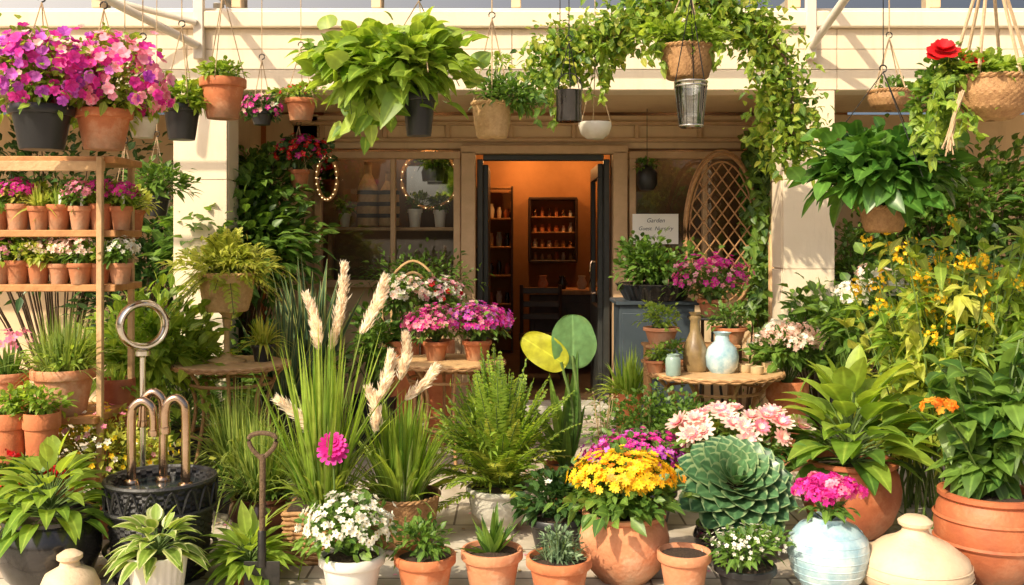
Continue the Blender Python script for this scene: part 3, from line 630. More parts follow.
q=M('hanging_red_flower_pot'); u,v,d=299,184,7.6; pc,r,H=pot(q,u,v-14,22,d,Z(v+4,d),'c',TERRA); c=at(301,155,d); bush(q,c,(.19,.15,.13),350,.06,.04,DK,base=pc); P,N=dome(c,(.2,.16,.14),80,-.2); flowers(q,P,N,.05,RED);P,N=dome(c,(.2,.16,.14),40,-.2); flowers(q,P,N,.05,MAG); hang(q,pc,r,pc[2],.35,ztop=2.54); q.done()
q=M('snake_plant'); pc,r,H=pot(q,312,372,60,6.8,0,'r',GLAZE)
grass(q,pc,46,.85,.065,SNK,22,.12,.05,8,.5); q.done()
q=M('snake_plant'); pc,r,H=pot(q,285,392,50,6.4,0,'r',GLAZE); grass(q,pc,34,.72,.055,SNK,22,.1,.05,8,.5); q.done()

ztl=rtable('round_wicker_table',232,362,112,6.0,WICK)
q=M('pedestal_fern_planter'); zb=Z(312,6.0); x=X(227,6)
lathe(q,(x,6.0,ztl),[(0,0),(.11,0),(.11,.015),(.04,.035),(.018,.07),(.016,.17),(.03,zb-ztl-.02),(.05,zb-ztl)],WICKL,30)
pc,r,H=pot(q,227,274,56,6.0,zb,'w',WICKL)
bush(q,pc+[0,0,.06],(.26,.22,.12),620,.11,.024,YG,base=pc,clumps=40,prof='lance',droop=.5,lo=-.1); fern(q,pc+[0,0,.02],60,.40,YG,62,.45,.07,.024); q.done()
q=M('potted_dracaena'); pc,r,H=pot(q,263,344,24,6.05,ztl,'c',BLACK); grass(q,pc,85,.25,.024,YG,60,.03,.4); q.done()

# ================================================================ left shelf unit
sh=M('wooden_shelf_unit'); ys=5.1
xl,xr=X(-60,5.1),X(128,5.1)
zsh=[Z(157,5),Z(230,5),Z(284,5),Z(412,5)]
for z in zsh[:3]: box(sh,((xl+xr)/2,ys+.02,z-.0175),(xr-xl,.36,.035),WOOD,.004)
box(sh,((xl+X(108,5))/2,ys-.02,zsh[3]-.0175),(X(108,5)-xl,.46,.035),WOOD,.004)
for x in (xl+.02,X(107,5)):
    for y in (ys-.18,ys+.22): box(sh,(x,y,zsh[0]/2-.02),(.030,.030,zsh[0]+.06-.03),WOODL,.004)
box(sh,((xl+xr)/2,ys-.167,zsh[0]-.05),(xr-xl-.1,.02,.05),WOODL,.003)
for z in (.3,): box(sh,((xl+X(108,5))/2,ys-.02,z),(X(108,5)-xl,.44,.03),WOOD,.004)
sh.done()
FC=[WHT,PNK,LPK,MAG,RED,YEL]
for row,(z,vt) in enumerate(((zsh[1],205),(zsh[2],262))):
    for i,u in enumerate(np.arange(-2,125,20.5)):
        k=rng.integers(0,6); d=5.0+R(-.03,.03)
        q=M(('potted_succulent','potted_herb','potted_daisy','potted_daisy','potted_daisy','potted_daisy')[k])
        pc,r,H=pot(q,u+R(-1,1),vt+R(-2,2),24+R(-2,2),d,z+.0005,'c',(TERRA,TERRA2,TERRA)[(i+row)%3])
        lm=(BR,GR,BR,YG,GR)[rng.integers(5)]
        if k==0: bush(q,pc+[0,0,.065],(.08,.075,.07),210,.045,.024,lm,base=pc,clumps=12)
        elif k==1: grass(q,pc,70,.16,.015,lm,50,.03,.35)
        else:
            bush(q,pc+[0,0,.055],(.08,.075,.06),180,.038,.022,lm,base=pc,clumps=12); P,N=dome(pc+[0,0,.065],(.082,.075,.07),66,.0); flowers(q,P,N,.033,FC[rng.integers(0,4 if row==0 else 5)])
        if rng.random()<.4: box(q,(pc[0]+.02,pc[1]-.03,pc[2]+.035),(.014,.002,.08),WHITEP,.0005)
        q.done()
    for i,u in enumerate(np.arange(10,118,26)):
        q=M('potted_herb'); d=5.2; pc,r,H=pot(q,u,vt+2,24,d,z+.0005,'c',TERRA3); bush(q,pc+[0,0,.07],(.08,.07,.07),150,.045,.022,(GR,BR)[i%2],base=pc,clumps=10); q.done()
q=M('potted_ornamental_grass'); pc,r,H=pot(q,64,368,62,4.95,zsh[3],'c',TERRA2); grass(q,pc,360,.39,.010,GRS,38,.1,.35); bush(q,pc+[0,0,.08],(.15,.12,.09),300,.05,.02,BR,base=pc); q.done()
q=M('potted_lily'); pc,r,H=pot(q,118,378,34,5.3,0,'c',TERRA3); grass(q,pc,40,.18,.03,BR,60,.05,.4); q.done()
q=M('potted_fern'); pc,r,H=pot(q,8,372,44,5.0,zsh[3],'c',TERRA2); grass(q,pc,80,.22,.02,GR,60,.05,.5); P,N=dome(pc+[0,0,.12],.12,24,.1); flowers(q,P,N,.05,PNK); q.done()
for u in (6,38):
    q=M('potted_herb'); pc,r,H=pot(q,u+4,412,36,4.72,.316,'c',TERRA); bush(q,pc+[0,0,.08],(.1,.08,.07),240,.045,.024,BR,base=pc,clumps=12); q.done()
q=M('plant_crate'); box(q,(X(20,4.72),4.72,.15),(.5,.25,.3),WOOD); box(q,(X(20,4.72),4.59,.2),(.52,.015,.08),WOODL);box(q,(X(20,4.72),4.59,.08),(.52,.015,.08),WOODL); q.done()
q=M('potted_broadleaf'); pc,r,H=pot(q,185,430,60,6.1,0,'r',BLACK); broad(q,pc,80,.3,.2,.09,BR,(5,80),trunk=.42); q.done()
q=M('potted_lady_palm'); pc,r,H=pot(q,140,440,56,6.0,0,'c',TERRA); bush(q,at(148,350,6.0),(.34,.25,.30),900,.14,.05,BR,base=pc,clumps=28); q.done()
q=M('flowering_shrub'); pc,r,H=pot(q,110,500,60,5.0,0,'c',TERRA); c=at(108,455,5.0); bush(q,c,(.33,.2,.22),1500,.05,.025,YG,base=pc,clumps=36); P,N=dome(c,(.34,.22,.23),70,-.1); flowers(q,P,N,.035,YEL);P,N=dome(c,(.34,.22,.23),70,-.1); flowers(q,P,N,.035,WHT);P,N=dome(c,(.34,.22,.23),30,-.1); flowers(q,P,N,.035,PNK); q.done()
q=M('potted_red_geranium'); pc,r,H=pot(q,12,510,60,4.6,0,'c',TERRA); c=at(15,482,4.6); bush(q,c,(.18,.15,.1),400,.06,.045,GR,base=pc); heads(q,c,(.18,.15,.12),12,.04,RED,18,.034); q.done()
q=M('bird_of_paradise_grass'); pc,r,H=pot(q,240,470,70,5.5,0,'r',GLAZE); grass(q,pc,480,.66,.014,GRS,48,.1,.5); q.done()

q=M('potted_peace_lily'); pc,r,H=pot(q,50,512,100,4.25,0,'b',GLAZE); broad(q,pc,85,.15,.17,.07,BR,(5,85),trunk=.14,droop=.4); q.done()
q=M('potted_hosta'); pc,r,H=pot(q,158,552,58,4.05,0,'r',WHITEP); broad(q,pc,60,.08,.13,.065,STRIPE,(5,88),trunk=.08,droop=.4); q.done()
vase('stone_urn',70,58,3.98,0,.24,[(0,0),(.6,0),(.95,.2),(1,.4),(.8,.62),(.35,.74),(.3,.82),(.42,.87),(.42,.93),(.2,1),(0,1)],CREAM)
q=M('low_fern'); pc,r,H=pot(q,250,562,52,4.3,0,'c',TERRA3); broad(q,pc,75,.08,.16,.055,BR,(5,85),trunk=.05,droop=.3,prof='lance'); q.done()

ft=M('basket_fountain'); x,d=X(161,4.4),4.4; zt=Z(478,d); r=.225
lathe(ft,(x,d,0),[(.02,.0),(r*.86,0),(r*.95,zt*.5),(r,zt*.98),(r,zt),(r*.9,zt),(r*.88,zt*.9),(0.02,zt*.9)],WICKD,weave=.006,ws=24)
th=np.linspace(0,2*np.pi,60,endpoint=False)
for zz in (zt,zt*.72,zt*.3): tube(ft,[(x+r*1.03*math.cos(t),d+r*1.03*math.sin(t),zz) for t in th],.011,WICKD,6,True)
for k in range(18):
    a=k*2*np.pi/18
    tube(ft,curve([(x+r*1.04*math.cos(a-.17),d+r*1.04*math.sin(a-.17),zt*.74),(x+r*1.06*math.cos(a),d+r*1.06*math.sin(a),zt*.97),(x+r*1.04*math.cos(a+.17),d+r*1.04*math.sin(a+.17),zt*.74)],9),.006,WICKD,5)
lathe(ft,(x,d,zt*.9),[(0,.01),(r*.8,.01),(r*.85,.0)],surf('water_dark',(.03,.04,.04),None,5,.05,.3,20),40)
for k,(uu,vt,side,dy) in enumerate(((130,402,1,.02),(157,395,-1,.08),(188,397,-1,-.03))):
    px=X(uu,d); zt2=Z(vt,d); s=side*.10 if k else .11
    top=zt2-.04
    tube(ft,curve([(px,d+dy,zt*.9),(px,d+dy,zt*.9+.1),(px,d+dy,top-.03),(px+s*.12,d+dy,top+.02),(px+s*.45,d+dy,top+.04),(px+s*.8,d+dy,top+.015),(px+s*.9,d+dy,top-.04),(px+s*.9,d+dy,top-.10)],40),.020,BRASS,14)
    lathe(ft,(px+s*.9,d+dy,top-.115),[(.0,.0),(.024,0),(.026,.008),(.024,.03),(.02,.03)],BRASS,16)
    lathe(ft,(px,d+dy,zt*.9),[(.034,0),(.036,.012),(.03,.03),(.02,.034)],BRASS,18)
ft.done()
rs=M('ring_sculpture'); d=4.62; c=at(143,325,d); rr=.10
V=[];seg=64
prof=[(rx_*.022,0) for rx_ in ()]
prof=[(.018*math.cos(a),.045*math.sin(a)) for a in np.linspace(0,2*np.pi,14,endpoint=False)]; np_=len(prof)
for t in np.linspace(0,2*np.pi,seg,endpoint=False):
    for a,b_ in prof:
        q=rr+a; vx=q*math.cos(t); vy=b_; yaw=.55; V.append([c[0]+vx*math.cos(yaw)-vy*math.sin(yaw),d+vx*math.sin(yaw)+vy*math.cos(yaw),c[2]+q*math.sin(t)])
i=np.arange(seg)[:,None];j=np.arange(np_)[None]
rs.add(V,np.stack([i*np_+j,i*np_+(j+1)%np_,((i+1)%seg)*np_+(j+1)%np_,((i+1)%seg)*np_+j],-1).reshape(-1,4),STEEL)
tube(rs,[(c[0],d,0.0),(c[0],d,c[2]-rr)],.014,STEEL,12); lathe(rs,(c[0],d,c[2]-rr-.05),[(.014,0),(.035,.01),(.035,.03),(.014,.045)],STEEL,20)
lathe(rs,(c[0],d,0),[(0,0),(.12,0),(.12,.02),(.02,.03)],STEEL,30); rs.done()

# ------------------------------------------------ grasses & plumes
q=M('brown_glazed_pot_plant'); pc,r,H=pot(q,262,494,66,4.85,0,'b',BROWNG); grass(q,pc,330,.55,.013,GRS,42,.08,.45); bush(q,pc+[0,0,.05],(.2,.15,.1),200,.06,.02,GR,base=pc); q.done()
def woven_rect(m,c,sx,sy,h,mat):
    n=int(h/.022)
    for j in range(n):
        z=.012+j*.022; pts=[]; per=[]
        for (ax,ay,bx,by) in ((-1,-1,1,-1),(1,-1,1,1),(1,1,-1,1),(-1,1,-1,-1)):
            for t in np.linspace(0,1,14,endpoint=False): per.append((ax+(bx-ax)*t,ay+(by-ay)*t))
        for i,(a,b_) in enumerate(per):
            o=1+.03*((-1)**(i//2+j)); pts.append((c[0]+a*sx/2*o,c[1]+b_*sy/2*o,z))
        tube(m,pts,.0125,mat,5,True)
    box(m,(c[0],c[1],h*.5),(sx*.95,sy*.95,h*.94),SOIL)
q=M('pampas_grass_basket'); x,d=X(324,4.65),4.65; woven_rect(q,(x,d),.31,.26,Z(500,d),WICK)
b0=np.array([x,d,Z(503,d)]); grass(q,b0,105,.95,.022,BR,22,.1,.2,8,.35); grass(q,b0,170,.62,.018,GRS,34,.1,.3); grass(q,b0,70,.45,.02,BR,50,.1,.35)
def plume(m,base,p0,p1,w=.045,n=950):
    p0=np.array(p0);p1=np.array(p1); tube(m,curve([base,(np.array(base)+p0)/2+[0,0,.03],p0],10),.004,GRS,5)
    t=rng.random(n)**.9; bend=np.array([.02,0,0])
    q=p0+(p1-p0)*t[:,None]+bend*(t*(1-t)*4)[:,None]; ax=nz(p1-p0)
    wd=w*np.sin(np.pi*np.clip(t*.90+.10,0,1))**.6
    q=q+dirs(n)*(wd*R(0,.5,n))[:,None]; D=ax+dirs(n)*.45
    leaves(m,q,D,dirs(n),.05*R(.6,1.2,n),.008,PLUME,2,'lance',.1,.08)
dd=4.7
plume(q,b0,at(361,334,dd),at(383,280,dd),.062); plume(q,b0,at(330,350,dd+.1),at(343,268,dd+.1),.06); plume(q,b0,at(318,350,dd),at(306,298,dd),.05)
plume(q,b0,at(376,404,dd-.1),at(389,356,dd-.1),.055); plume(q,b0,at(400,380,dd+.1),at(404,338,dd+.1),.045); plume(q,b0,at(314,434,dd-.1),at(280,402,dd-.1),.05); plume(q,b0,at(376,432,dd-.1),at(368,392,dd-.1),.05); plume(q,b0,at(405,400,dd),at(432,370,dd),.04)
q.done()
q=M('magenta_zinnia'); d=4.45; b0=np.array([X(333,d),d,0]); c=at(333,448,d); tube(q,[b0,(b0+c)/2+[.01,0,0],c],.005,STEM,6)
for k in range(6):
    cc=c+[0,0,.008*k-.01]; flowers(q,cc[None],np.array([[0.05,-.75,.6]]),.17-.022*k,MAG,None,14,.08+.2*k,.5)
leaves(q,np.repeat(((b0+c)/2)[None],10,0)+[0,0,.0]+rng.normal(size=(10,3))*.03,dirs(10)+[0,0,.3],[0,0,1],.12,.05,GR,5); q.done()
q=M('potted_white_impatiens'); pc,r,H=pot(q,352,553,66,4.1,0,'c',WHITEP); c=at(348,528,4.1); bush(q,c,(.17,.15,.10),500,.045,.028,GR,base=pc); P,N=dome(c,(.18,.16,.13),210,-.1,.12); flowers(q,P,N,.038,WHT); q.done()
q=M('iris_wicker_pot'); pc,r,H=pot(q,402,494,76,4.85,0,'w',WICK); grass(q,pc,140,.60,.030,BR,34,.1,.2,8,.4); grass(q,pc,90,.45,.026,STRIPE,48,.1,.3,8,.4); q.done()
q=M('potted_herb'); pc,r,H=pot(q,425,553,62,4.12,0,'c',TERRA); bush(q,pc+[0,0,.07],(.12,.1,.08),260,.05,.022,GR,base=pc,clumps=14); q.done()
q=M('potted_aloe'); pc,r,H=pot(q,492,548,62,4.15,0,'c',TERRA2); grass(q,pc+[0,0,-.01],30,.21,.036,GR,58,.02,.0,7,.5); q.done()
q=M('potted_lavender'); pc,r,H=pot(q,559,556,66,4.08,0,'c',TERRA); grass(q,pc,170,.12,.009,BLG,55,.06,.1,3); bush(q,pc+[0,0,.05],(.10,.09,.07),340,.035,.010,BLG,base=pc,clumps=16); q.done()
q=M('terracotta_pot'); pc,r,H=pot(q,684,550,54,4.15,0,'c',TERRA2,soil=True); q.done()
q=M('potted_chrysanthemum'); pc,r,H=pot(q,624,510,90,4.35,0,'b',TERRA2); c=at(624,487,4.35); bush(q,c,(.19,.17,.11),700,.06,.035,GR,base=pc); P,N=dome(c+[0,0,.02],(.215,.19,.13),230,.05,.1); flowers(q,P,N,.05,YEL,CEN,8,.25,.6);P,N=dome(c+[0,0,.02],(.215,.19,.13),34,-.1,.1); flowers(q,P,N,.045,ORG,CEN,8,.25,.6)
bush(q,c-[0,0,.05],(.22,.19,.06),260,.08,.05,GR,base=pc,clumps=20); q.done()
q=M('potted_viburnum'); pc,r,H=pot(q,745,564,62,4.15,0,'c',BLACK); c=at(745,548,4.15); bush(q,c,(.16,.13,.07),420,.045,.022,GR,base=pc); P,N=dome(c,(.165,.14,.09),100,0,.1); flowers(q,P,N,.022,WHT); q.done()
q=M('spade'); d=4.15; x=X(262,d); z1=Z(440,d)
tube(q,[(x,d,.12),(x+.004,d,z1-.06)],.013,BARK,10)
tube(q,curve([(x,d,z1-.08),(x-.045,d,z1-.03),(x-.05,d,z1+.015),(x,d,z1+.03),(x+.055,d,z1+.015),(x+.05,d,z1-.03),(x,d,z1-.08)],24),.010,BARK,8)
lathe(q,(x,d,.12),[(.018,0),(.018,.14),(.014,.15)],WIRE,12); box(q,(x,d,.07),(.15,.006,.14),WIRE,.003); q.done()

q=M('stone_urn_fern'); pc,r,H=pot(q,500,486,68,5.05,0,'u',GREYU)
fern(q,pc,120,.76,BR,36,.22,.065,.020,lean=(-.08,0),k=22); fern(q,pc,60,.6,YG,46,.3,.06,.020,lean=(-.06,-.1),k=18); bush(q,pc+[-.04,0,.24],(.27,.2,.24),900,.07,.016,BR,base=pc,clumps=40,prof='lance',lo=-.9)
q.done()
q=M('elephant_ear_paddle_plant'); d=5.25; pc,r,H=pot(q,566,462,44,d,0,'c',TERRA)
PAD=leafm('paddle_green',(.12,.28,.10),(.20,.38,.14),.4,.3,.5); PADY=leafm('paddle_yellow',(.48,.50,.03),(.60,.60,.04),.4,.35,.5)
def bigleaf(p0,D,Nn,L,W,mat,notch=.12,cup=.12,wave=.008,nt=20,ns=14,nveins=6):
    p0=np.array(p0);D=nz(D);S=nz(np.cross(D,Nn));N2=np.cross(S,D)
    V=[];C=[]
    for i in range(nt+1):
        th=np.pi*i/nt
        for j in range(-ns,ns+1):
            f=j/ns
            t=(1-math.cos(th))/2; w=math.sin(th)**.8*(1-.2*t)
            y=t*L-notch*L*abs(f)**1.5*(1-t)**2*1.2; x=f*w*W/2
            vein=abs(math.sin((t-abs(f)*.35)*np.pi*nveins))
            z=cup*abs(x)+wave*math.sin(t*12+f*3)*abs(f)**2-.10*L*t*t+(-.002*(1-vein)**3)
            V.append(p0+D*y+S*x+N2*z); C.append([.45+.25*vein+.08*math.sin(f*5+t*4),t,min(1,abs(f)*3) if vein>.10 else .14,1])
    k=2*ns+1;i=np.arange(nt)[:,None]*k;j=np.arange(k-1)[None]
    q.add(V,np.stack([i+j,i+j+1,i+k+j+1,i+k+j],-1).reshape(-1,4),mat,np.array(C))
a1=at(573,362,d); bigleaf(a1,[.02,.05,1],[.3,-1,.2],.25,.28,PAD)
a2=at(561,362,d-.03); bigleaf(a2,[-.9,-.05,.6],[-.15,-1,.35],.24,.19,PADY)
cv=curve([pc,(pc+a1)/2+[.05,0,0],a1,a1+[.0,.0,.03]],18)
tube(q,cv,np.linspace(.016,.006,len(cv)),STEM,8)
tube(q,curve([pc,(pc+a2)/2+[.05,0,0],a2],16),.008,STEM,8)
D=np.array([[.10,0,1],[-.18,0,1],[-.42,-.1,1],[.30,.1,1],[.0,-.25,1],[-.1,.2,1],[-.7,0,1.],[.02,0,1]])
leaves(q,np.repeat((pc+[.0,0,0])[None],8,0),D,[0,-1,.2],np.array([.60,.50,.46,.36,.3,.42,.4,.5]),np.array([.085,.07,.065,.06,.06,.06,.05,.075]),GR,12,'strap',.6,np.array([-.03,-.02,.2,.05,.1,.1,.3,0])); q.done()

q=M('dry_stem_bundle'); pc,r,H=pot(q,603,470,34,5.7,0,'c',TERRA)
tp=pc+np.stack([R(-.07,.07,16),R(-.07,.07,16),R(.2,.46,16)],1); stems(q,pc,tp,.004,DRY,.0); leaves(q,np.repeat(tp,8,0)+rng.normal(size=(128,3))*.012,dirs(128)+[0,0,.8],dirs(128),.03,.006,DRY,2); q.done()
q=M('low_box_hedge'); bush(q,(X(660,5.9),5.9,.33),(.42,.24,.22),2600,.045,.024,GR,base=(X(660,5.9),5.9,0),clumps=60); bush(q,(X(720,5.7),5.7,.28),(.4,.2,.2),1300,.05,.024,GR,base=(X(720,5.7),5.7,0),clumps=40); q.done()
mound('potted_magenta_phlox',642,485,70,5.1,0,'c',BLACK,458,(.26,.18,.13),((MAG,.7),(PUR,.3)),nf=420,fs=.042,bl=600)
mound('potted_dark_coleus',556,515,60,4.75,0,'c',BLACK,500,(.17,.14,.12),((WHT,.02),),lm=DK,nf=60,bl=480,ll=.06)
q=M('potted_pink_dahlia'); pc,r,H=pot(q,740,480,80,5.0,0,'c',BLACK); c=at(738,434,5.0); bush(q,c-[0,0,.06],(.26,.16,.12),400,.08,.04,GR,base=pc)
P,N=dome(c,(.29,.16,.12),38,.02,.1)
for k in range(3): flowers(q,P,nz(N+[0,-.3,.5]),.14-.03*k,LPK if k!=1 else PNK,None,11,.45+.5*k,.36,3)
q.done()
# giant houseleek: open rosette leaning towards the street
q=M('giant_houseleek'); d=4.65; pc,r,H=pot(q,735,524,84,d,0,'b',GLAZE)
n=88; i=np.arange(n); f=np.sqrt((i+.5)/n); az=i*2.39996; el=np.radians(6+80*f**1.05)
rad=np.stack([np.cos(az),np.sin(az),az*0],1); D=rad*np.sin(el)[:,None]+np.array([0,0,1])*np.cos(el)[:,None]
P=rad*(.085*f)[:,None]-np.array([0,0,1])*(.09*f**2)[:,None]; Nn=np.array([0,0,1.])-rad*1.4*(1.1-f)[:,None]
ti=-math.radians(42); Rm=np.array([[1,0,0],[0,math.cos(ti),-math.sin(ti)],[0,math.sin(ti),math.cos(ti)]])
P=P@Rm; D=D@Rm; Nn=Nn@Rm
ctr=at(735,478,d)+[0,-.02,0]
leaves(q,P+ctr,D,Nn,.075+.15*f,.06+.085*f,SUC,8,'spat',.3,-.02+.05*f,np.clip(1-f*.9+R(-.15,.2,n),0,1)); tube(q,[pc,ctr+[0,.06,-.06]],.035,STEM,8); q.done()
q=M('blue_ceramic_jar_flowers'); d=4.2; x=X(828,d); zt=Z(516,d); r=80*d/F/2
lathe(q,(x,d,0),[(0,0),(.55*r,0),(.62*r,.01),(.9*r,zt*.28),(r,zt*.52),(.95*r,zt*.72),(.7*r,zt*.88),(.42*r,zt*.94),(.44*r,zt),(.38*r,zt),(.34*r,zt*.9)],BLUE,56)
for kk,zz in enumerate((.2,.3,.4,.5,.6,.7,.8)):
    rr_=np.interp(zz,[0,.28,.52,.72,.88],[.6,.9,1,.95,.7])*r; lathe(q,(x,d,zt*zz),[(rr_*.995,-.004),(rr_+.0018,0),(rr_*.995,.004)],BLUE,56)
c=at(827,496,d); stems(q,np.array([x,d,zt*.9]),dome(c,.08,14,-.2)[0],.003,STEM); heads(q,c,(.11,.09,.06),28,.03,MAG,14,.032); heads(q,c,(.11,.09,.06),12,.03,PNK,14,.032); bush(q,c-[0,0,.04],(.1,.08,.04),60,.05,.03,GR,base=(x,d,zt*.9),clumps=8); q.done()
q=M('cream_ceramic_vase'); d=4.15; x=X(915,d); H=Z(516,d); r=108*d/F/2
lathe(q,(x,d,0),[(0,0),(.7*r,0),(.74*r,.01),(.95*r,H*.18),(r,H*.34),(.93*r,H*.5),(.62*r,H*.66),(.36*r,H*.74),(.25*r,H*.8),(.22*r,H*.86),(.30*r,H*.9),(.31*r,H*.94),(.2*r,H*1.0),(.0,H*1.0)],CREAM,64)
for z in (.3,.42): lathe(q,(x,d,0),[(1.0*r if z<.4 else .975*r,H*z-.002),(1.012*r if z<.4 else .988*r,H*z),(1.0*r if z<.4 else .975*r,H*z+.003)],CREAM,64)
q.done()
q=M('potted_rubber_plant'); pc,r,H=pot(q,850,458,98,5.0,0,'b',TERRA3); broad(q,pc,58,.19,.30,.135,BR,(4,68),trunk=.30,droop=.3,sr=.006,flat=.5,seg=9); broad(q,pc,26,.16,.26,.12,GR,(45,88),trunk=.12,droop=.35,sr=.006,flat=.4,seg=9); q.done()
q=M('large_potted_shrub'); pc,r,H=pot(q,990,490,106,4.35,0,'b',TERRA3)
for z in (.45,.72): lathe(q,(pc[0],pc[1],0),[(r*.98,H*z-.01),(r*1.02,H*z),(r*.98,H*z+.01)],TERRA3,50)
n=26; tops=np.stack([pc[0]+R(-.3,.22,n),pc[1]+R(-.12,.25,n),R(.5,1.05,n)],1); stems(q,pc,tops,.007,STEM,.1)
for tpt in tops:
    k=16; t=R(.25,1,k)[:,None]; P=pc+(tpt-pc)*t; D=dirs(k)+[0,-.2,.2]; leaves(q,P,D,dirs(k)*.4+[0,-.3,1],.15*R(.6,1.2,k),.085,GR,6,'ov',.2,.4)
c=at(937,407,4.1); P,N=dome(c,(.06,.04,.035),26,-.3); flowers(q,P,N,.045,ORG); stems(q,pc,c[None],.005,STEM); q.done()
def tallshrub(name,u0,d,n,ur,vr,L,W,mat,fl,fs=.03,k=24,fn=22):
    q=M(name); b=np.array([X(u0,d),d,0])
    tops=np.stack([X(R(*ur,n),d),d+R(-.3,.3,n),Z(R(*vr,n),d)],1); stems(q,b+rng.normal(size=(n,3))*[.08,.08,0],tops,.007,STEM,.08,6)
    for tp in tops:
        t=R(.3,.98,k)[:,None]; C=(b+tp)/2+[0,0,.08*np.linalg.norm(tp-b)]; P=(1-t)**2*b+2*t*(1-t)*C+t*t*tp
        leaves(q,P,dirs(k)+[0,-.1,.35],dirs(k)*.5+[0,-.2,1],L*R(.6,1.2,k),W*R(.7,1.1,k),mat,4,'lance',.25,.3)
        if fl and rng.random()<.75:
            for e in range(rng.integers(1,4)):
                cc=tp+rng.normal(size=3)*[.035,.035,.03]; s_=R(.018,.036); A,N=dome(cc,(s_,s_,s_*1.6),fn//2,-.6,.2); flowers(q,A,N,fs*.8,fl,None,5,.4)
    q.done()
tallshrub('yellow_tansy_shrub',960,5.1,46,(865,1045),(222,335),.14,.058,BR,YEL)
tallshrub('yellow_tansy_shrub',930,5.0,14,(880,1000),(232,300),.13,.055,YG,YEL)
tallshrub('green_shrub',1010,5.6,30,(950,1060),(260,380),.13,.055,BR,None)
tallshrub('green_shrub',900,5.6,34,(850,960),(290,400),.13,.06,YG,None)
q=M('hydrangea_bush'); c=at(878,300,6.0); bush(q,c-[0,0,.12],(.3,.2,.3),700,.1,.06,GR,base=(c[0],c[1],0)); heads(q,c,(.22,.15,.15),16,.07,WHT,34,.036); heads(q,c,(.22,.15,.15),6,.06,LPK,28,.036); q.done()
for (u,v,d,r,n,mt,L) in ((975,215,7.6,(.75,.3,.55),2300,GR,.11),(905,270,7.7,(.55,.3,.5),1500,GR,.1),(960,330,7.2,(.8,.35,.6),2200,DK,.11),(850,275,7.3,(.22,.25,.3),700,GR,.07),(820,340,6.9,(.3,.25,.35),800,GR,.10)):
    q=M('garden_shrub'); bush(q,at(u,v,d),r,n,L,L*.5,mt,base=(X(u,d),d,0),clumps=45,smat=BARK); q.done()
q=M('potted_palm'); pc,r,H=pot(q,840,370,50,6.6,0,'c',BLACK); grass(q,pc,130,.8,.03,GR,55,.06,.5,8); q.done()

# ================================================================ hanging plants
def hpot(name,u,vt,vb,w,d,style,mat):
    q=M(name); pc,r,H=pot(q,u,vt,w,d,Z(vb,d),style,mat); return q,pc,r,H
def petunia(name,u,vt,vb,w,d,mat,c,fr_,cols,nf):
    q,pc,r,H=hpot(name,u,vt,vb,w,d,'c',mat); fr_=np.array(fr_); bush(q,c,fr_*.9,900,.05,.032,BR,base=pc,clumps=40,lo=-.8)
    for col,f in cols: P,N=dome(c,fr_,int(nf*f),-.55,.12); flowers(q,P,nz(N+[0,-.25,0]),.062,col,None,5,.45,1.15)
    P,N=dome(c,fr_*1.03,int(nf*.12),-.5,.1); flowers(q,P,N,.045,LPK,None,5,.45,1.1)
    hang(q,pc,r,pc[2],.5); q.done()
petunia('hanging_petunia_pot',42,106,150,62,4.6,BLACK,at(40,78,4.6),(.25,.2,.2),((MAG,.55),(PUR,.45)),270)
petunia('hanging_petunia_pot',104,110,150,56,4.75,TERRA,at(106,84,4.75),(.27,.2,.22),((PNK,.6),(MAG,.3),(PUR,.1)),240)
q,pc,r,H=hpot('hanging_ivy_pot',143,118,138,30,5.0,'c',WHITEP); bush(q,pc+[0,0,.08],(.12,.1,.09),240,.05,.03,BR,base=pc); P,N=dome(pc+[0,0,.08],.12,30); flowers(q,P,N,.04,PNK); hang(q,pc,r,pc[2],.4); q.done()
q,pc,r,H=hpot('hanging_ivy_pot',182,105,140,38,5.5,'c',BLACK); bush(q,at(182,97,5.5),(.14,.12,.09),480,.06,.035,BR,base=pc); hang(q,pc,r,pc[2],.45); q.done()
q,pc,r,H=hpot('hanging_herb_pot',223,79,119,46,5.5,'c',TERRA); bush(q,at(223,73,5.5),(.13,.12,.05),340,.045,.025,BR,base=pc); hang(q,pc,r,pc[2],.5); q.done()
q,pc,r,H=hpot('hanging_flower_pot',262,112,125,24,6.5,'c',BLACK); c=at(262,108,6.5); bush(q,c,(.12,.1,.08),260,.045,.025,DK,base=pc,lo=-.8); P,N=dome(c,(.13,.11,.09),55,-.5); flowers(q,P,N,.035,MAG); P,N=dome(c,(.13,.11,.09),30,-.5); flowers(q,P,N,.035,LPK); hang(q,pc,r,pc[2],.35); q.done()
q,pc,r,H=hpot('hanging_herb_pot',301,99,121,32,6.5,'c',TERRA); bush(q,at(301,94,6.5),(.15,.12,.05),260,.05,.025,BR,base=pc); P,N=dome(at(301,94,6.5),(.15,.12,.06),20,0); flowers(q,P,N,.03,RED); hang(q,pc,r,pc[2],.35); q.done()
q,pc,r,H=hpot('hanging_pothos',419,92,136,36,5.0,'c',BLACK); c=at(392,68,5.0)
bush(q,c,(.33,.28,.19),780,.115,.095,BR,base=pc,clumps=46,prof='heart',droop=.4,lo=-.6,seg=5); vine(q,[c+[x,-.1,-.06] for x in (-.18,-.12,-.05,-.02,-.15,-.2,-.08)],.36,.095,.08,BR,.05,.04)
hang(q,pc,r*3,pc[2]+.08,.4); q.done()
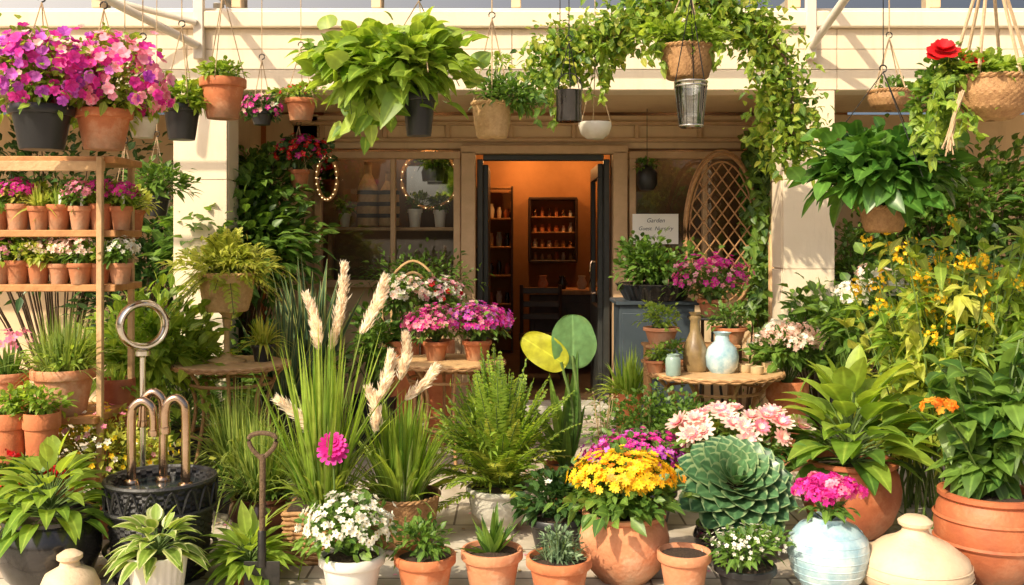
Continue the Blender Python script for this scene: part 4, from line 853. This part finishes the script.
q,pc,r,H=hpot('hanging_macrame_basket',492,104,139,40,5.5,'w',WICKL); c=at(512,97,5.5); bush(q,c,(.2,.15,.11),800,.05,.022,GR,base=pc); vine(q,[c+[x,-.1,0] for x in (.05,.1,.17,.13)],.18,.04,.03,GR,.03,.05); bush(q,at(500,62,5.5),(.07,.06,.04),60,.05,.02,BR,base=pc,clumps=6); hang(q,pc,r,pc[2],.5,k=4,rr=.004); q.done()
q=M('hanging_metal_lantern'); c=at(569,122,5.7); H=.18;r=.075; lathe(q,c,[(0,0),(r*.92,0),(r,.01),(r*.96,H*.5),(r,H*.52),(r,H*.97),(r*1.05,H),(r*.85,H),(r*.85,.03),(0,.03)],GLAZE,32); tube(q,[(c[0]+(r)*math.cos(t),c[1],c[2]+H+.10*math.sin(t)) for t in np.linspace(0,np.pi,14)],.004,WIRE,5); hang(q,c,r,c[2]+H,.28,WIRE); box(q,(c[0],5.725,3.19),(.02,.48,.02),METW,.003); q.done()
q=M('hanging_white_bowl'); c=at(595,139,6.0); r=.1; lathe(q,c,[(0,0),(.05,.0),(.085,.03),(r,.075),(r*.98,.1),(r*.85,.095),(.0,.08)],WHITEP,32); hang(q,c,r,c[2]+.1,.34); q.done()
q,pc,r,H=hpot('hanging_ivy_basket',687,48,80,56,5.5,'w',WICK)
bush(q,at(687,38,5.5),(.22,.16,.1),600,.06,.04,BR,base=pc,lo=-.4); vine(q,[at(687,45,5.4)+[x,0,0] for x in (-.17,-.13,.13,.17)],.16,.05,.036,BR,.03,.04,per=3); hang(q,pc,r,pc[2],.4)
q.done()
q=M('vine_garland'); path=curve([at(545,72,5.95),at(562,52,5.95),at(610,36,5.95),at(650,14,5.95),at(700,2,5.9),at(745,22,5.9),at(772,55,5.9),at(790,110,5.9),at(792,150,5.9)],90)
for k in range(4): tube(q,path+np.cumsum(rng.normal(size=path.shape)*.008,0),.008,BARK,5)
n=3000; i=rng.integers(0,len(path),n); P=path[i]+rng.normal(size=(n,3))*[.095,.08,.085]
leaves(q,P,dirs(n)+[0,0,-.3],dirs(n)*.5+[0,-.4,.8],.052*R(.6,1.2,n),.036,BR,3,'ov')
P=path[i[:800]]+rng.normal(size=(800,3))*[.1,.08,.08]; leaves(q,P,dirs(800),dirs(800)*.5+[0,-.4,.8],.055,.04,YG,3,'ov')
P=path[i[:900]]+rng.normal(size=(900,3))*[.08,.07,.08]; leaves(q,P,dirs(900),dirs(900)*.5+[0,-.4,.8],.055,.04,GR,3,'ov')
vine(q,[path[k] for k in (3,6,10,22,26,29,48,52,58,62,65,68,71,74,76,78,80,82)],.42,.048,.036,BR,.03,.1,per=4)
vine(q,[path[k] for k in (5,24,31,36,66,72,77,84,60,56)],.28,.048,.036,YG,.03,.1,per=4)
for u in (560,650,745): tube(q,[at(u,40 if u!=650 else 14,5.95),[X(u,5.95),5.95,3.2]],.003,WIRE,5)
q.done()
GJ=glassm('jar_glass',(.80,.82,.80),.22,.03)
q=M('hanging_glass_jar'); d=5.3; c=at(691,128,d); H=.245; r=.088
lathe(q,c,[(0,0),(r*.62,0),(r*.70,.012),(r*.80,H*.35),(r*.95,H*.88),(r*.98,H*.95),(r*1.0,H),(r*.93,H),(r*.88,H*.88),(r*.74,H*.35),(r*.62,.02),(0,.02)],GJ,36)
for zz in (.04,.9,.99): lathe(q,c,[(r*(.70+.3*zz),H*zz-.004),(r*(.74+.3*zz),H*zz),(r*(.70+.3*zz),H*zz+.006)],surf('jar_rim_metal',(.72,.68,.6),None,8,.25,.1,metal=.9),36)
lathe(q,c,[(0,.025),(r*.62,.025),(r*.68,H*.22),(0,H*.24)],surf('pebbles',(.6,.55,.46),(.3,.26,.2),60,.8,1,90),24)
for k in range(12):
    a=k*math.pi/6; tube(q,[(c[0]+r*.72*math.cos(a),c[1]+r*.72*math.sin(a),c[2]+.01),(c[0]+r*.985*math.cos(a),c[1]+r*.985*math.sin(a),c[2]+H*.93)],.0018,GJ,4)
hang(q,c,r,c[2]+H,.45,WIRE)
box(q,(c[0],5.265,3.19),(.02,.55,.02),METW,.003); q.done()
q,pc,r,H=hpot('hanging_wicker_basket',889,92,111,40,6.0,'wb',WICK); bush(q,pc+[0,0,.04],(.1,.09,.05),120,.05,.025,GR,base=pc,clumps=8); hang(q,pc,r,pc[2],.34,rr=.004,k=4); q.done()
q,pc,r,H=hpot('hanging_geranium_basket',990,80,121,78,4.5,'wb',WICK)
bush(q,at(985,72,4.5),(.2,.15,.07),500,.055,.04,BR,base=pc); vine(q,[at(u,80,4.5)+[0,R(-.1,.1),0] for u in R(920,960,16)],.38,.05,.036,BR,.03,.06,per=3); vine(q,[at(u,84,4.5)+[0,R(-.12,-.05),0] for u in R(940,1030,8)],.14,.05,.036,BR,.03,.05,per=3)
bush(q,at(940,95,4.55),(.11,.1,.15),420,.055,.035,GR,base=pc,clumps=18)
for (u,v,s) in ((943,53,.16),(972,61,.10),(935,57,.09)):
    for k in range(3): flowers(q,(at(u,v,4.42)+[0,0,.008*k])[None],[[-.1,-.6,.75]],s-.03*k,RED,None,6,.25+.3*k,1.0,3)
stems(q,pc,np.array([at(943,55,4.42),at(972,62,4.42)]),.004,STEM)
hang(q,pc,r,pc[2]+.02,.62,rr=.008,k=6)
for k in range(14): tube(q,curve([at(962,92,4.34)+rng.normal(size=3)*.004,at(952,125,4.33)+rng.normal(size=3)*.008,at(948,150,4.33)+rng.normal(size=3)*.014],8),.0035,ROPE,5)
q.done()
q,pc,r,H=hpot('hanging_broadleaf_basket',883,208,233,46,5.0,'w',WICK); c=at(882,168,5.0)
bush(q,c,(.29,.26,.20),800,.125,.09,RICH,base=pc,clumps=46,droop=.35,lo=-.5,seg=5); hang(q,pc,r*3.5,pc[2]+.15,.55,WIRE,.0025); q.done()
q,pc,r,H=hpot('hanging_ivy_pot',125,212,240,36,5.5,'w',TERRA); bush(q,at(127,203,5.5),(.13,.11,.07),320,.06,.03,YG,base=pc); hang(q,pc,r,pc[2],.4); q.done()
q,pc,r,H=hpot('hanging_fern_pot',157,196,216,28,6.5,'c',BLACK); bush(q,at(157,183,6.5),(.18,.15,.13),420,.07,.03,GR,base=pc); hang(q,pc,r,pc[2],.4); q.done()

fl=M('fallen_leaves'); n=260; P=np.stack([R(-2.4,2.4,n),R(3.8,7.6,n),np.full(n,.006)],1); D=dirs(n);D[:,2]=0
leaves(fl,P,D,[0,0,1],.035,.02,DRY,2,'ov',.1,0.0,None); P=np.stack([R(-2.4,2.4,150),R(4,7,150),np.full(150,.006)],1);D=dirs(150);D[:,2]=0; leaves(fl,P,D,[0,0,1],.02,.015,PNK,2,'pet',.1,0); fl.done()

# ================================================================ light, camera
el,az=math.radians(41),math.radians(222)
wd=bpy.data.worlds.new('World'); bpy.context.scene.world=wd; wd.use_nodes=True; nt=wd.node_tree
sk=nt.nodes.new('ShaderNodeTexSky'); sk.sky_type='NISHITA'; sk.sun_disc=False; sk.sun_elevation=el; sk.sun_rotation=az; sk.dust_density=7; sk.air_density=.8
nt.links.new(sk.outputs[0],nt.nodes['Background'].inputs['Color']); nt.nodes['Background'].inputs['Strength'].default_value=.15
from mathutils import Vector
sl=bpy.data.lights.new('sun','SUN'); sl.energy=5.0; sl.angle=math.radians(.6); sl.color=(1,.87,.63)
so=bpy.data.objects.new('sun',sl); bpy.context.collection.objects.link(so)
sd=Vector((math.sin(az)*math.cos(el),math.cos(az)*math.cos(el),math.sin(el))); so.rotation_euler=sd.to_track_quat('Z','Y').to_euler(); so.location=sd*20
cam=bpy.data.cameras.new('camera'); cam.lens=35; cam.sensor_width=36; cam.shift_y=-57.5/1024; cam.clip_end=1000; cam.clip_start=.05
co=bpy.data.objects.new('camera',cam); bpy.context.collection.objects.link(co); co.location=(0,0,EYE); co.rotation_euler=(math.radians(90),0,0)
bpy.context.scene.camera=co
vs=bpy.context.scene.view_settings; vs.view_transform='Standard'; vs.look='None'; vs.exposure=0
